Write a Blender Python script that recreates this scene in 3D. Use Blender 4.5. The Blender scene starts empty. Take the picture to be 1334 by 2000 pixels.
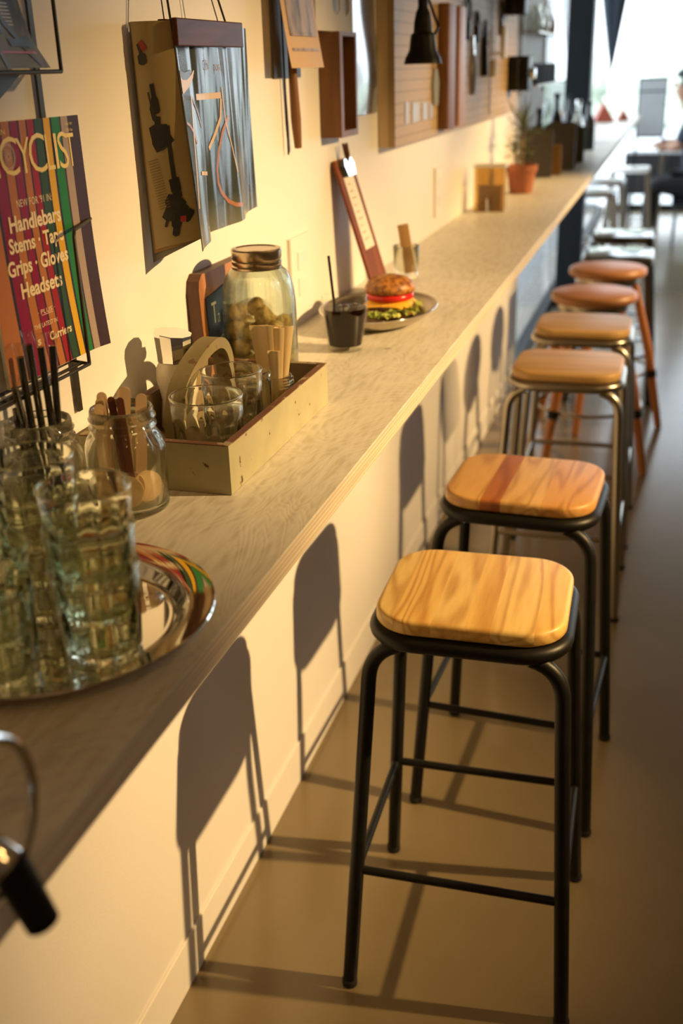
import bpy, bmesh, math, random
from mathutils import Vector, Matrix, Euler
random.seed(7)
S = bpy.context.scene
COL = S.collection
PI = math.pi

# ------------------------------------------------------------------ camera
cam_data = bpy.data.cameras.new('camera')
cam = bpy.data.objects.new('camera', cam_data); COL.objects.link(cam)
YAW, PITCH, ROLL = 0.3023025, 0.3958804, -0.0298439
Fv = Vector((-math.sin(YAW)*math.cos(PITCH), math.cos(YAW)*math.cos(PITCH), -math.sin(PITCH)))
R0 = Fv.cross(Vector((0, 0, 1))).normalized(); U0 = R0.cross(Fv)
Rv = math.cos(ROLL)*R0 + math.sin(ROLL)*U0; Uv = -math.sin(ROLL)*R0 + math.cos(ROLL)*U0
mw = Matrix((Rv, Uv, -Fv)).transposed().to_4x4(); mw.translation = (0.691, 0, 1.4638)
cam.matrix_world = mw
cam_data.sensor_fit = 'VERTICAL'; cam_data.sensor_height = 36; cam_data.lens = 36*2067.9/2000
cam_data.clip_start = 0.02
cam_data.dof.use_dof = True; cam_data.dof.focus_distance = 1.36; cam_data.dof.aperture_fstop = 3.8
S.camera = cam
# ------------------------------------------------------------------ view
vs = S.view_settings
S.display_settings.display_device = 'sRGB'
vs.view_transform = 'Standard'; vs.look = 'None'; vs.gamma = 1; vs.use_curve_mapping = False
vs.exposure = 0.0
try:
    S.cycles.transparent_max_bounces = 48
    S.cycles.max_bounces = 40; S.cycles.transmission_bounces = 40; S.cycles.glossy_bounces = 12
except Exception:
    pass
# ------------------------------------------------------------------ daylight outside
W = bpy.data.worlds.new('daylight'); S.world = W; W.use_nodes = True
bgn = W.node_tree.nodes['Background']; bgn.inputs[0].default_value = (0.88, 0.94, 1.0, 1); bgn.inputs[1].default_value = 4.1
# ------------------------------------------------------------------ warm ceiling spots (out of frame, right of the counter)
def spot(loc, aim, power, size, blend=0.8, rad=0.03, col=(1.0, 0.645, 0.27)):
    d = bpy.data.lights.new('ceiling_spot', 'SPOT'); d.energy = power; d.color = col
    d.spot_size = math.radians(size); d.spot_blend = blend; d.shadow_soft_size = rad
    o = bpy.data.objects.new('ceiling_spot', d); COL.objects.link(o); o.location = loc
    o.rotation_euler = (Vector(aim)-Vector(loc)).to_track_quat('-Z', 'Y').to_euler()
    return o
spot((3.2, 1.86, 2.42), (0.0, 1.70, 0.66), 900, 36, 0.95)
spot((3.2, 2.75, 2.42), (0.05, 3.05, 0.84), 560, 31, 0.9)
spot((3.2, 4.75, 2.42), (0.05, 4.35, 0.72), 820, 32, 0.9)
# unseen warm fill lights, added to brighten the near part of the room
for bx_, by_ in ((1.3, -.7), (2.6, -.4), (1.9, .6)):
    d = bpy.data.lights.new('fill_light', 'POINT'); d.energy = 7; d.color = (1.0, .60, .20); d.shadow_soft_size = .06
    o = bpy.data.objects.new('fill_light', d); COL.objects.link(o); o.location = (bx_, by_, 2.75)

# ================================================================== helpers
def mat(name, col, rough=0.6, metal=0.0, spec=0.5, emis=None, es=0, trans=0, coat=0):
    m = bpy.data.materials.new(name); m.use_nodes = True
    b = m.node_tree.nodes['Principled BSDF']
    b.inputs['Base Color'].default_value = (*col, 1); b.inputs['Roughness'].default_value = rough
    b.inputs['Metallic'].default_value = metal; b.inputs['Specular IOR Level'].default_value = spec
    b.inputs['Coat Weight'].default_value = coat
    if trans: b.inputs['Transmission Weight'].default_value = trans
    if emis: b.inputs['Emission Color'].default_value = (*emis, 1); b.inputs['Emission Strength'].default_value = es
    return m
def nt(m): return m.node_tree.nodes, m.node_tree.links, m.node_tree.nodes['Principled BSDF']
def ramp(N, stops, interp='LINEAR'):
    r = N.new('ShaderNodeValToRGB'); r.color_ramp.interpolation = interp
    e = r.color_ramp.elements
    e[0].position = stops[0][0]; e[0].color = (*stops[0][1], 1)
    e[1].position = stops[-1][0]; e[1].color = (*stops[-1][1], 1)
    for p_, c in stops[1:-1]:
        k = e.new(p_); k.color = (*c, 1)
    return r
def noisy(name, c1, c2, scale=8, rough=0.6, metal=0, bump=0, detail=4, stretch=(1, 1, 1), lo=.35, hi=.65, spec=.5, bscale=None, coat=0):
    m = mat(name, c1, rough, metal, spec, coat=coat); N, L, b = nt(m)
    tc = N.new('ShaderNodeTexCoord'); mp = N.new('ShaderNodeMapping'); mp.inputs['Scale'].default_value = stretch
    L.new(tc.outputs['Object'], mp.inputs[0])
    n = N.new('ShaderNodeTexNoise'); n.inputs['Scale'].default_value = scale; n.inputs['Detail'].default_value = detail
    L.new(mp.outputs[0], n.inputs['Vector'])
    r = ramp(N, [(lo, c1), (hi, c2)]); L.new(n.outputs['Fac'], r.inputs[0]); L.new(r.outputs[0], b.inputs['Base Color'])
    if bump:
        bp = N.new('ShaderNodeBump'); bp.inputs['Strength'].default_value = bump; bp.inputs['Distance'].default_value = .002
        n2 = N.new('ShaderNodeTexNoise'); n2.inputs['Scale'].default_value = bscale or scale*6; n2.inputs['Detail'].default_value = 3
        L.new(mp.outputs[0], n2.inputs['Vector']); L.new(n2.outputs['Fac'], bp.inputs['Height']); L.new(bp.outputs[0], b.inputs['Normal'])
    return m
def wood(name, c1, c2, axis='Y', scale=14, dist=5, rough=0.45, planks=None, coat=0, fine=1.0, off=(0, 0, 0)):
    """grain runs along axis; planks = list of (x position, tint) for glued boards across X"""
    m = mat(name, c1, rough, coat=coat); N, L, b = nt(m)
    tc = N.new('ShaderNodeTexCoord'); mp = N.new('ShaderNodeMapping')
    mp.inputs['Location'].default_value = off
    s = {'X': (.12, 1, 1), 'Y': (1, .12, 1), 'Z': (1, 1, .12)}[axis]
    mp.inputs['Scale'].default_value = s
    L.new(tc.outputs['Object'], mp.inputs[0])
    vec = mp.outputs[0]
    sx = N.new('ShaderNodeSeparateXYZ'); L.new(tc.outputs['Object'], sx.inputs[0])
    if planks:
        rp = ramp(N, [(p_, (t, t, t)) for p_, t in planks], 'CONSTANT')
        mr = N.new('ShaderNodeMapRange'); mr.inputs[1].default_value = -.16; mr.inputs[2].default_value = .16
        L.new(sx.outputs[0], mr.inputs[0]); L.new(mr.outputs[0], rp.inputs[0])
        cmb = N.new('ShaderNodeCombineXYZ'); ml = N.new('ShaderNodeMath'); ml.operation = 'MULTIPLY'; ml.inputs[1].default_value = 7.3
        L.new(rp.outputs[0], ml.inputs[0]); L.new(ml.outputs[0], cmb.inputs[1]); L.new(ml.outputs[0], cmb.inputs[0])
        va = N.new('ShaderNodeVectorMath'); va.operation = 'ADD'; L.new(vec, va.inputs[0]); L.new(cmb.outputs[0], va.inputs[1]); vec = va.outputs[0]
    n = N.new('ShaderNodeTexNoise'); n.inputs['Scale'].default_value = scale; n.inputs['Detail'].default_value = 2; n.inputs['Distortion'].default_value = .4
    L.new(vec, n.inputs['Vector'])
    m1 = N.new('ShaderNodeMath'); m1.operation = 'MULTIPLY'; m1.inputs[1].default_value = dist*8
    L.new(n.outputs['Fac'], m1.inputs[0])
    sn = N.new('ShaderNodeMath'); sn.operation = 'SINE'; L.new(m1.outputs[0], sn.inputs[0])
    mr2 = N.new('ShaderNodeMapRange'); mr2.inputs[1].default_value = -1; mr2.inputs[2].default_value = 1; L.new(sn.outputs[0], mr2.inputs[0])
    pw = N.new('ShaderNodeMath'); pw.operation = 'POWER'; pw.inputs[1].default_value = 2.2; L.new(mr2.outputs[0], pw.inputs[0])
    n3 = N.new('ShaderNodeTexNoise'); n3.inputs['Scale'].default_value = scale*16*fine; n3.inputs['Detail'].default_value = 3
    L.new(vec, n3.inputs['Vector'])
    ad = N.new('ShaderNodeMath'); ad.operation = 'MULTIPLY_ADD'; ad.inputs[1].default_value = .55
    L.new(n3.outputs['Fac'], ad.inputs[0])
    ml2 = N.new('ShaderNodeMath'); ml2.operation = 'MULTIPLY'; ml2.inputs[1].default_value = .6; L.new(pw.outputs[0], ml2.inputs[0])
    L.new(ml2.outputs[0], ad.inputs[2])
    r = ramp(N, [(0.12, c1), (0.95, c2)]); L.new(ad.outputs[0], r.inputs[0])
    col = r.outputs[0]
    if planks:
        mx = N.new('ShaderNodeMix'); mx.data_type = 'RGBA'; mx.blend_type = 'MULTIPLY'; mx.inputs[0].default_value = 1
        rp2 = ramp(N, [(p_, planks_tint(t)) for p_, t in planks], 'CONSTANT'); L.new(mr.outputs[0], rp2.inputs[0])
        L.new(col, mx.inputs[6]); L.new(rp2.outputs[0], mx.inputs[7]); col = mx.outputs[2]
    L.new(col, b.inputs['Base Color'])
    bp = N.new('ShaderNodeBump'); bp.inputs['Strength'].default_value = .15; bp.inputs['Distance'].default_value = .001
    L.new(ad.outputs[0], bp.inputs['Height']); L.new(bp.outputs[0], b.inputs['Normal'])
    return m
def planks_tint(t):
    if t < .25: return (.62, .34, .24)
    if t < .5: return (.92, .78, .62)
    if t < .75: return (1, .93, .8)
    return (1, 1, 1)
def glass(name, tint=(.96, .98, .95), solid=0.4, rough=0.0, ior=1.5, refl=1.0):
    m = bpy.data.materials.new(name); m.use_nodes = True; N = m.node_tree.nodes; L = m.node_tree.links
    N.remove(N['Principled BSDF']); out = N['Material Output']
    tr = N.new('ShaderNodeBsdfTransparent'); tr.inputs[0].default_value = (*tint, 1)
    gl = N.new('ShaderNodeBsdfGlossy'); gl.inputs['Roughness'].default_value = rough+.02
    lw = N.new('ShaderNodeLayerWeight'); lw.inputs[0].default_value = .5
    pw = N.new('ShaderNodeMath'); pw.operation = 'POWER'; pw.inputs[1].default_value = 5; L.new(lw.outputs['Facing'], pw.inputs[0])
    mu = N.new('ShaderNodeMath'); mu.operation = 'MULTIPLY_ADD'; mu.inputs[1].default_value = .85*refl; mu.inputs[2].default_value = .045*refl; mu.use_clamp = True; L.new(pw.outputs[0], mu.inputs[0])
    mx = N.new('ShaderNodeMixShader'); L.new(mu.outputs[0], mx.inputs[0]); L.new(tr.outputs[0], mx.inputs[1]); L.new(gl.outputs[0], mx.inputs[2])
    if solid > 0:
        g = N.new('ShaderNodeBsdfGlass'); g.inputs['Color'].default_value = (*tint, 1); g.inputs['Roughness'].default_value = rough; g.inputs['IOR'].default_value = 1.45
        m2 = N.new('ShaderNodeMixShader'); m2.inputs[0].default_value = solid
        L.new(mx.outputs[0], m2.inputs[1]); L.new(g.outputs[0], m2.inputs[2]); L.new(m2.outputs[0], out.inputs[0])
    else:
        L.new(mx.outputs[0], out.inputs[0])
    return m

def add_box(bm, lo, hi, bev=0, mi=0, rot=None, piv=None):
    x0, y0, z0 = lo; x1, y1, z1 = hi
    vs_ = [bm.verts.new(c) for c in ((x0, y0, z0), (x1, y0, z0), (x1, y1, z0), (x0, y1, z0), (x0, y0, z1), (x1, y0, z1), (x1, y1, z1), (x0, y1, z1))]
    fs = [bm.faces.new([vs_[i] for i in f]) for f in ((0, 3, 2, 1), (4, 5, 6, 7), (0, 1, 5, 4), (1, 2, 6, 5), (2, 3, 7, 6), (3, 0, 4, 7))]
    for f in fs: f.material_index = mi
    if rot is not None:
        bmesh.ops.rotate(bm, verts=vs_, cent=piv or ((x0+x1)/2, (y0+y1)/2, (z0+z1)/2), matrix=Euler(rot).to_matrix())
    if bev:
        es = list({e for f in fs for e in f.edges})
        r = bmesh.ops.bevel(bm, geom=es, offset=bev, segments=2, affect='EDGES', profile=.5)
        for f in r['faces']: f.material_index = mi
    return vs_
def add_tube(bm, pts, r, n=12, closed=False, mi=0, flat=None):
    """r may be a list. flat=(w,h): rectangular section"""
    pts = [Vector(p_) for p_ in pts]; k = len(pts)
    rings = []; prev = None
    for i, p_ in enumerate(pts):
        if closed: t = (pts[(i+1) % k]-pts[i-1]).normalized()
        else: t = (pts[min(i+1, k-1)]-pts[max(i-1, 0)]).normalized()
        if prev is None:
            a = Vector((0, 0, 1)) if abs(t.z) < .9 else Vector((1, 0, 0))
            nrm = (a-t*a.dot(t)).normalized()
        else:
            nrm = (prev-t*prev.dot(t)).normalized()
        prev = nrm; bn = t.cross(nrm)
        rr = r[i] if isinstance(r, (list, tuple)) else r
        if flat: sec = [(flat[0]/2*a_, flat[1]/2*b_) for a_, b_ in ((1, 1), (-1, 1), (-1, -1), (1, -1))]
        else: sec = [(rr*math.cos(2*PI*j/n), rr*math.sin(2*PI*j/n)) for j in range(n)]
        rings.append([bm.verts.new(p_+nrm*b_+bn*a_) for a_, b_ in sec])
    m_ = len(rings[0])
    for i in range(k if closed else k-1):
        A, B = rings[i], rings[(i+1) % k]
        for j in range(m_):
            f = bm.faces.new((A[j], A[(j+1) % m_], B[(j+1) % m_], B[j])); f.material_index = mi
    if not closed:
        f = bm.faces.new(list(reversed(rings[0]))); f.material_index = mi
        f = bm.faces.new(rings[-1]); f.material_index = mi
    return rings
def add_lathe(bm, prof, n=32, c=(0, 0, 0), mi=0, sx=1, sy=1, rot=None):
    """profile [(r,z)]; r==0 ends close to a point"""
    rings = []; new = []
    for r, z in prof:
        if r < 1e-6: v = bm.verts.new((c[0], c[1], c[2]+z)); rings.append([v]); new.append(v)
        else:
            ring = [bm.verts.new((c[0]+r*sx*math.cos(2*PI*j/n), c[1]+r*sy*math.sin(2*PI*j/n), c[2]+z)) for j in range(n)]
            rings.append(ring); new += ring
    for A, B in zip(rings, rings[1:]):
        for j in range(n):
            q = [A[j % len(A)], A[(j+1) % n % len(A)], B[(j+1) % n % len(B)], B[j % len(B)]]
            q = list(dict.fromkeys(q))
            if len(q) >= 3:
                f = bm.faces.new(q); f.material_index = mi
    if rot is not None: bmesh.ops.rotate(bm, verts=new, cent=c, matrix=Euler(rot).to_matrix())
    return new
def add_prism(bm, poly, z0, z1, mi=0, plane='xy'):
    def P(u, v, w): return {'xy': (u, v, w), 'yz': (w, u, v), 'xz': (u, w, v)}[plane]
    a = [bm.verts.new(P(u, v, z0)) for u, v in poly]; b = [bm.verts.new(P(u, v, z1)) for u, v in poly]
    n = len(poly)
    for f in ([bm.faces.new(list(reversed(a))), bm.faces.new(b)] + [bm.faces.new((a[i], a[(i+1) % n], b[(i+1) % n], b[i])) for i in range(n)]):
        f.material_index = mi
    return a+b
def rrect(w, d, r, n=8, cx=0, cy=0):
    out = []
    for sx_, sy_, a0 in ((1, 1, 0), (-1, 1, 90), (-1, -1, 180), (1, -1, 270)):
        for i in range(n+1):
            a = math.radians(a0+90*i/n)
            out.append((cx+sx_*(w/2-r)+r*math.cos(a), cy+sy_*(d/2-r)+r*math.sin(a)))
    return out
def add_slab(bm, w, d, r, layers, n=8, mi=0):
    """rounded-rect slab through layers [(inset, z)]"""
    rings = [[bm.verts.new((x, y, z)) for x, y in rrect(w-2*ins, d-2*ins, max(r-ins, .004), n)] for ins, z in layers]
    m_ = len(rings[0])
    for A, B in zip(rings, rings[1:]):
        for j in range(m_): bm.faces.new((A[j], A[(j+1) % m_], B[(j+1) % m_], B[j])).material_index = mi
    bm.faces.new(list(reversed(rings[0]))).material_index = mi; bm.faces.new(rings[-1]).material_index = mi
def BM(): return bmesh.new()
def obj(name, bm, mats, parent=None, smooth=35, recalc=True):
    if recalc: bmesh.ops.recalc_face_normals(bm, faces=bm.faces)
    me = bpy.data.meshes.new(name); bm.to_mesh(me); bm.free()
    for m in (mats if isinstance(mats, (list, tuple)) else [mats]): me.materials.append(m)
    if smooth:
        me.polygons.foreach_set('use_smooth', [True]*len(me.polygons)); me.set_sharp_from_angle(angle=math.radians(smooth))
    o = bpy.data.objects.new(name, me); COL.objects.link(o)
    if parent: o.parent = parent
    return o
def tag(o, label, cat, group=None, kind=None):
    if label: o['label'] = label
    if cat: o['category'] = cat
    if group: o['group'] = group
    if kind: o['kind'] = kind
    return o
def struct(o, label=None, cat=None):
    o['kind'] = 'structure'
    if label: o['label'] = label
    if cat: o['category'] = cat
    return o
def thing(name, label, cat, loc=(0, 0, 0), rz=0, group=None):
    o = bpy.data.objects.new(name, None); COL.objects.link(o); o.empty_display_size = .05
    o.location = loc; o.rotation_euler = (0, 0, rz)
    return tag(o, label, cat, group)
def dup(root, loc, rz=0, label=None, group=None, rot=None):
    r = root.copy(); COL.objects.link(r); r.location = loc; r.rotation_euler = rot or (0, 0, rz)
    if label: r['label'] = label
    if group: r['group'] = group
    for ch in [o for o in bpy.data.objects if o.parent == root]:
        c = ch.copy(); COL.objects.link(c); c.parent = r
        for g in [o for o in bpy.data.objects if o.parent == ch]:
            d = g.copy(); COL.objects.link(d); d.parent = c
    return r
def text_geo(s, bold=0.0):
    c = bpy.data.curves.new('txt', 'FONT'); c.body = s; c.offset = bold; c.resolution_u = 3; c.fill_mode = 'FRONT'
    o = bpy.data.objects.new('txt', c); COL.objects.link(o)
    bpy.context.view_layer.update()
    me = bpy.data.meshes.new_from_object(o.evaluated_get(bpy.context.evaluated_depsgraph_get()))
    V = [v.co.copy() for v in me.vertices]; Fc = [list(p_.vertices) for p_ in me.polygons]
    bpy.data.objects.remove(o); bpy.data.curves.remove(c); bpy.data.meshes.remove(me)
    return V, Fc
def add_text(bm, s, u0, u1, v0, v1, fmap, mi=0, bold=0.0, skew=0.0):
    """fit text to box; fmap(u,v)->3D"""
    V, Fc = text_geo(s, bold)
    xs = [v.x for v in V]; ys = [v.y for v in V]; a, b_, c, d = min(xs), max(xs), min(ys), max(ys)
    nv = []
    for v in V:
        u = u0+(v.x-a)/(b_-a)*(u1-u0); w = v0+(v.y-c)/(d-c)*(v1-v0) + skew*(u-u0)
        nv.append(bm.verts.new(fmap(u, w)))
    for f in Fc:
        try: bm.faces.new([nv[i] for i in f]).material_index = mi
        except ValueError: pass
def add_sheet(bm, fn, nu, nv, th=0.0004, mi=0, micol=None):
    """double-sided thin sheet: fn(u,v)->Vector, u,v in 0..1"""
    G = [[Vector(fn(i/nu, j/nv)) for j in range(nv+1)] for i in range(nu+1)]
    def nrm(i, j):
        a = G[min(i+1, nu)][j]-G[max(i-1, 0)][j]; b_ = G[i][min(j+1, nv)]-G[i][max(j-1, 0)]
        return a.cross(b_).normalized()
    A = [[bm.verts.new(G[i][j]) for j in range(nv+1)] for i in range(nu+1)]
    B = [[bm.verts.new(G[i][j]-nrm(i, j)*th) for j in range(nv+1)] for i in range(nu+1)]
    for i in range(nu):
        for j in range(nv):
            k = micol(i, j) if micol else mi
            bm.faces.new((A[i][j], A[i+1][j], A[i+1][j+1], A[i][j+1])).material_index = k
            bm.faces.new((B[i][j], B[i][j+1], B[i+1][j+1], B[i+1][j])).material_index = mi
    for i in range(nu):
        bm.faces.new((A[i][0], B[i][0], B[i+1][0], A[i+1][0])).material_index = mi
        bm.faces.new((A[i][nv], A[i+1][nv], B[i+1][nv], B[i][nv])).material_index = mi
    for j in range(nv):
        bm.faces.new((A[0][j], A[0][j+1], B[0][j+1], B[0][j])).material_index = mi
        bm.faces.new((A[nu][j], B[nu][j], B[nu][j+1], A[nu][j+1])).material_index = mi

# ================================================================== materials
M = {}
M['wall'] = noisy('white_painted_wall', (.80, .775, .75), (.83, .805, .78), 2, .55, bump=.12, bscale=260)
M['floor'] = noisy('polished_concrete', (.195, .15, .082), (.235, .183, .108), 1.6, .20, bump=.03, bscale=30, detail=6, spec=.5)
M['ceiling'] = mat('ceiling_paint', (.46, .35, .22), .8)
M['wall2'] = mat('brown_panelling', (.26, .19, .12), .8)
M['black_metal'] = noisy('black_powder_coat', (.005, .005, .005), (.008, .008, .007), 30, .42, spec=.3)
M['black_steel'] = mat('black_painted_steel', (.004, .006, .008), .5, 0, .2)
M['silver'] = mat('raw_steel', (.42, .39, .33), .28, 1)
M['chrome'] = mat('chrome', (.85, .85, .85), .06, 1)
M['steel_tray'] = mat('polished_steel', (.80, .78, .74), .05, 1)
M['lid'] = mat('zinc_lid', (.50, .40, .28), .25, 1)
M['seat1'] = wood('maple_boards', (.80, .58, .22), (.52, .30, .085), 'Y', 9, 9, .42,
                  [(0, .9), (.16, .6), (.34, .95), (.5, .7), (.62, .8), (.82, .55)])
M['seat2'] = wood('mixed_boards', (.66, .42, .17), (.42, .23, .075), 'Y', 9, 8, .42,
                  [(0, .7), (.30, .1), (.42, .9), (.66, .4), (.9, .45)], off=(3, 1, 0))
M['seat3'] = wood('oak_boards', (.68, .43, .17), (.50, .28, .09), 'X', 9, 3, .42)
M['round_wood'] = wood('reddish_wood', (.42, .19, .075), (.30, .12, .045), 'X', 9, 3, .4)
M['round_leg'] = wood('orange_wood', (.50, .20, .06), (.36, .13, .04), 'Z', 9, 3, .4)
M['walnut'] = wood('walnut', (.10, .035, .018), (.055, .02, .01), 'Y', 20, 3, .4)
M['walnut'].node_tree.nodes['Principled BSDF'].inputs['Specular IOR Level'].default_value = .12
M['darkwood'] = wood('brown_box_wood', (.20, .085, .025), (.14, .055, .015), 'Z', 12, 3, .5)
M['boardwood'] = wood('clipboard_wood', (.26, .085, .03), (.17, .05, .018), 'Z', 10, 2, .65)
M['boardwood'].node_tree.nodes['Principled BSDF'].inputs['Specular IOR Level'].default_value = .15
M['acacia'] = wood('acacia', (.46, .20, .06), (.26, .10, .03), 'Z', 14, 3, .5)
M['shaded_edge'] = wood('shaded_edge_wood', (.12, .045, .02), (.07, .025, .012), 'Z', 30, 2, .5)  # unlit side of the chalkboard, its shade put into the wood colour
M['paper'] = mat('paper', (.78, .74, .66), .7)
M['glass'] = glass('clear_glass', (.975, .98, .955), .95)
M['thin_glass'] = glass('tumbler_glass', (.962, .975, .93), 1.0)
M['green_glass'] = glass('aqua_glass', (.935, .975, .925), .6)
M['jar_glass'] = glass('jar_glass', (.975, .98, .95), .88)
M['drink_glass'] = glass('drink_glass', (.98, .98, .96), 0, 0, 1.5, .6)
M['pane'] = glass('window_pane', (.93, .96, .97), 0)
M['rubber'] = mat('black_rubber', (.01, .01, .01), .8)
M['white'] = mat('white_plastic', (.78, .77, .74), .35)
M['terracotta'] = noisy('terracotta', (.32, .10, .045), (.42, .15, .07), 18, .8)
M['leaf'] = noisy('spiky_leaf', (.07, .10, .035), (.14, .16, .06), 20, .5)
M['wire'] = mat('dark_wire', (.055, .05, .04), .45, .6)
M['peg'] = None

# ================================================================== SETTING
H, D, T = .9973, .3308, .0285
YE = 12.0; XR = 6.5; ZC = 3.0; YN = -1.6
bm = BM(); add_box(bm, (-.25, YN-.1, -.1), (XR+.1, YE+.1, 0)); struct(obj('floor', bm, M['floor'], smooth=0))
bm = BM(); add_box(bm, (-.25, YN-.1, ZC), (XR+.1, YE+.1, ZC+.1)); struct(obj('ceiling', bm, M['ceiling'], smooth=0))
bm = BM()
add_box(bm, (-.12, YN, 0), (0, 5.21, H-T))
add_box(bm, (-.12, YN, H-T), (0, 5.95, ZC))
struct(obj('wall_left', bm, M['wall'], smooth=0))
bm = BM(); add_box(bm, (XR, YN, 0), (XR+.1, YE, ZC)); struct(obj('wall_right', bm, M['wall2'], smooth=0))
bm = BM(); add_box(bm, (-.12, YN-.1, 0), (XR+.1, YN, ZC)); struct(obj('wall_near', bm, M['wall2'], smooth=0))
bm = BM(); add_box(bm, (0.0002, YN, .0), (.005, 5.21, .098), .001); struct(obj('baseboard_left', bm, M['wall'], smooth=0))
# window wall on the left after the white wall: black steel frame + panes
bm = BM()
add_box(bm, (-.07, 5.215, 0), (-.01, 5.25, H-T)); add_box(bm, (-.07, 5.955, H), (-.01, 5.985, ZC))
add_box(bm, (-.07, 5.26, .0), (-.01, YE-.05, .05)); add_box(bm, (-.07, 5.99, 2.92), (-.01, YE-.05, ZC))
fr = struct(obj('window_1', bm, M['black_steel'], smooth=0), 'black steel framed shop window beyond the white wall', 'window')
bm = BM(); add_box(bm, (-.046, 5.25, .05), (-.040, YE-.08, H-T-.002)); add_box(bm, (-.046, 5.99, H-T), (-.040, YE-.08, 2.92))
struct(obj('window_1_glass', bm, M['pane'], fr, smooth=0))
# end window
bm = BM()
for x in (1.55, 3.1, 4.65, 6.2):
    add_box(bm, (x-.03, YE-.03, 0), (x+.03, YE+.03, ZC))
add_box(bm, (.0, YE-.03, 0), (XR, YE+.03, .06)); add_box(bm, (.0, YE-.03, 2.9), (XR, YE+.03, ZC))
fr = struct(obj('window_2', bm, M['black_steel'], smooth=0), 'bright full height shop front glazing at the far end', 'window')
bm = BM(); add_box(bm, (0.0, YE-.003, .06), (XR, YE+.003, 2.9)); struct(obj('window_2_glass', bm, M['pane'], fr, smooth=0))
# black post standing against the window
bm = BM(); add_box(bm, (.003, 7.0, 0), (.153, 7.17, ZC), .004); struct(obj('trim_1', bm, M['black_steel'], smooth=0), 'black square steel column beside the counter', 'column')
# pavement outside and faint hedge
bm = BM(); add_box(bm, (-14, -4, -.2), (-.26, 40, -.12)); add_box(bm, (-.26, YE+.12, -.2), (30, 40, -.12))
struct(obj('pavement', bm, mat('pavement', (.62, .63, .64), .9), smooth=0))
bm = BM()
for i in range(260):
    x = random.uniform(-9, 12); y = 30+random.uniform(-1, 1); z = random.uniform(-.1, 1.0+.3*math.sin(x*1.3)); r = random.uniform(.3, .5)
    bmesh.ops.create_icosphere(bm, subdivisions=1, radius=r, matrix=Matrix.Translation((x, y, z)))
h = obj('hedge', bm, noisy('hedge_leaf', (.62, .70, .56), (.74, .80, .70), 2, .9), smooth=0); tag(h, 'pale green hedge far outside the bright end window', 'hedge', kind='stuff')

# ------------------------------------------------------------------ counter
def counter_mat():
    m = mat('whitewashed_plywood', (.62, .50, .38), .42); N, L, b = nt(m)
    tc = N.new('ShaderNodeTexCoord'); mp = N.new('ShaderNodeMapping'); mp.inputs['Scale'].default_value = (1, .42, 1); L.new(tc.outputs['Object'], mp.inputs[0])
    n = N.new('ShaderNodeTexNoise'); n.inputs['Scale'].default_value = 5.5; n.inputs['Detail'].default_value = 3; n.inputs['Distortion'].default_value = 1.2
    L.new(mp.outputs[0], n.inputs['Vector'])
    m1 = N.new('ShaderNodeMath'); m1.operation = 'MULTIPLY'; m1.inputs[1].default_value = 170; L.new(n.outputs['Fac'], m1.inputs[0])
    sn = N.new('ShaderNodeMath'); sn.operation = 'SINE'; L.new(m1.outputs[0], sn.inputs[0])
    n2 = N.new('ShaderNodeTexNoise'); n2.inputs['Scale'].default_value = 120; n2.inputs['Detail'].default_value = 2
    mp2 = N.new('ShaderNodeMapping'); mp2.inputs['Scale'].default_value = (1, .16, 1); mp2.inputs['Rotation'].default_value = (0, 0, .5); L.new(tc.outputs['Object'], mp2.inputs[0])
    L.new(mp2.outputs[0], n2.inputs['Vector'])
    mu = N.new('ShaderNodeMath'); mu.operation = 'MULTIPLY_ADD'; mu.inputs[1].default_value = .09; L.new(sn.outputs[0], mu.inputs[0]); L.new(n2.outputs['Fac'], mu.inputs[2])
    r = ramp(N, [(.28, (.60, .56, .475)), (.50, (.71, .68, .60)), (.75, (.76, .735, .66))]); L.new(mu.outputs[0], r.inputs[0])
    # small knots
    v = N.new('ShaderNodeTexVoronoi'); v.inputs['Scale'].default_value = 5.5; v.inputs['Randomness'].default_value = 1
    L.new(tc.outputs['Object'], v.inputs['Vector'])
    rk = ramp(N, [(.018, (.35, .35, .35)), (.05, (1, 1, 1))]); L.new(v.outputs['Distance'], rk.inputs[0])
    mx = N.new('ShaderNodeMix'); mx.data_type = 'RGBA'; mx.blend_type = 'MULTIPLY'; mx.inputs[0].default_value = 1
    L.new(r.outputs[0], mx.inputs[6]); L.new(rk.outputs[0], mx.inputs[7]); L.new(mx.outputs[2], b.inputs['Base Color'])
    bp = N.new('ShaderNodeBump'); bp.inputs['Strength'].default_value = .45; bp.inputs['Distance'].default_value = .001
    L.new(mu.outputs[0], bp.inputs['Height']); L.new(bp.outputs[0], b.inputs['Normal'])
    return m
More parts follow.
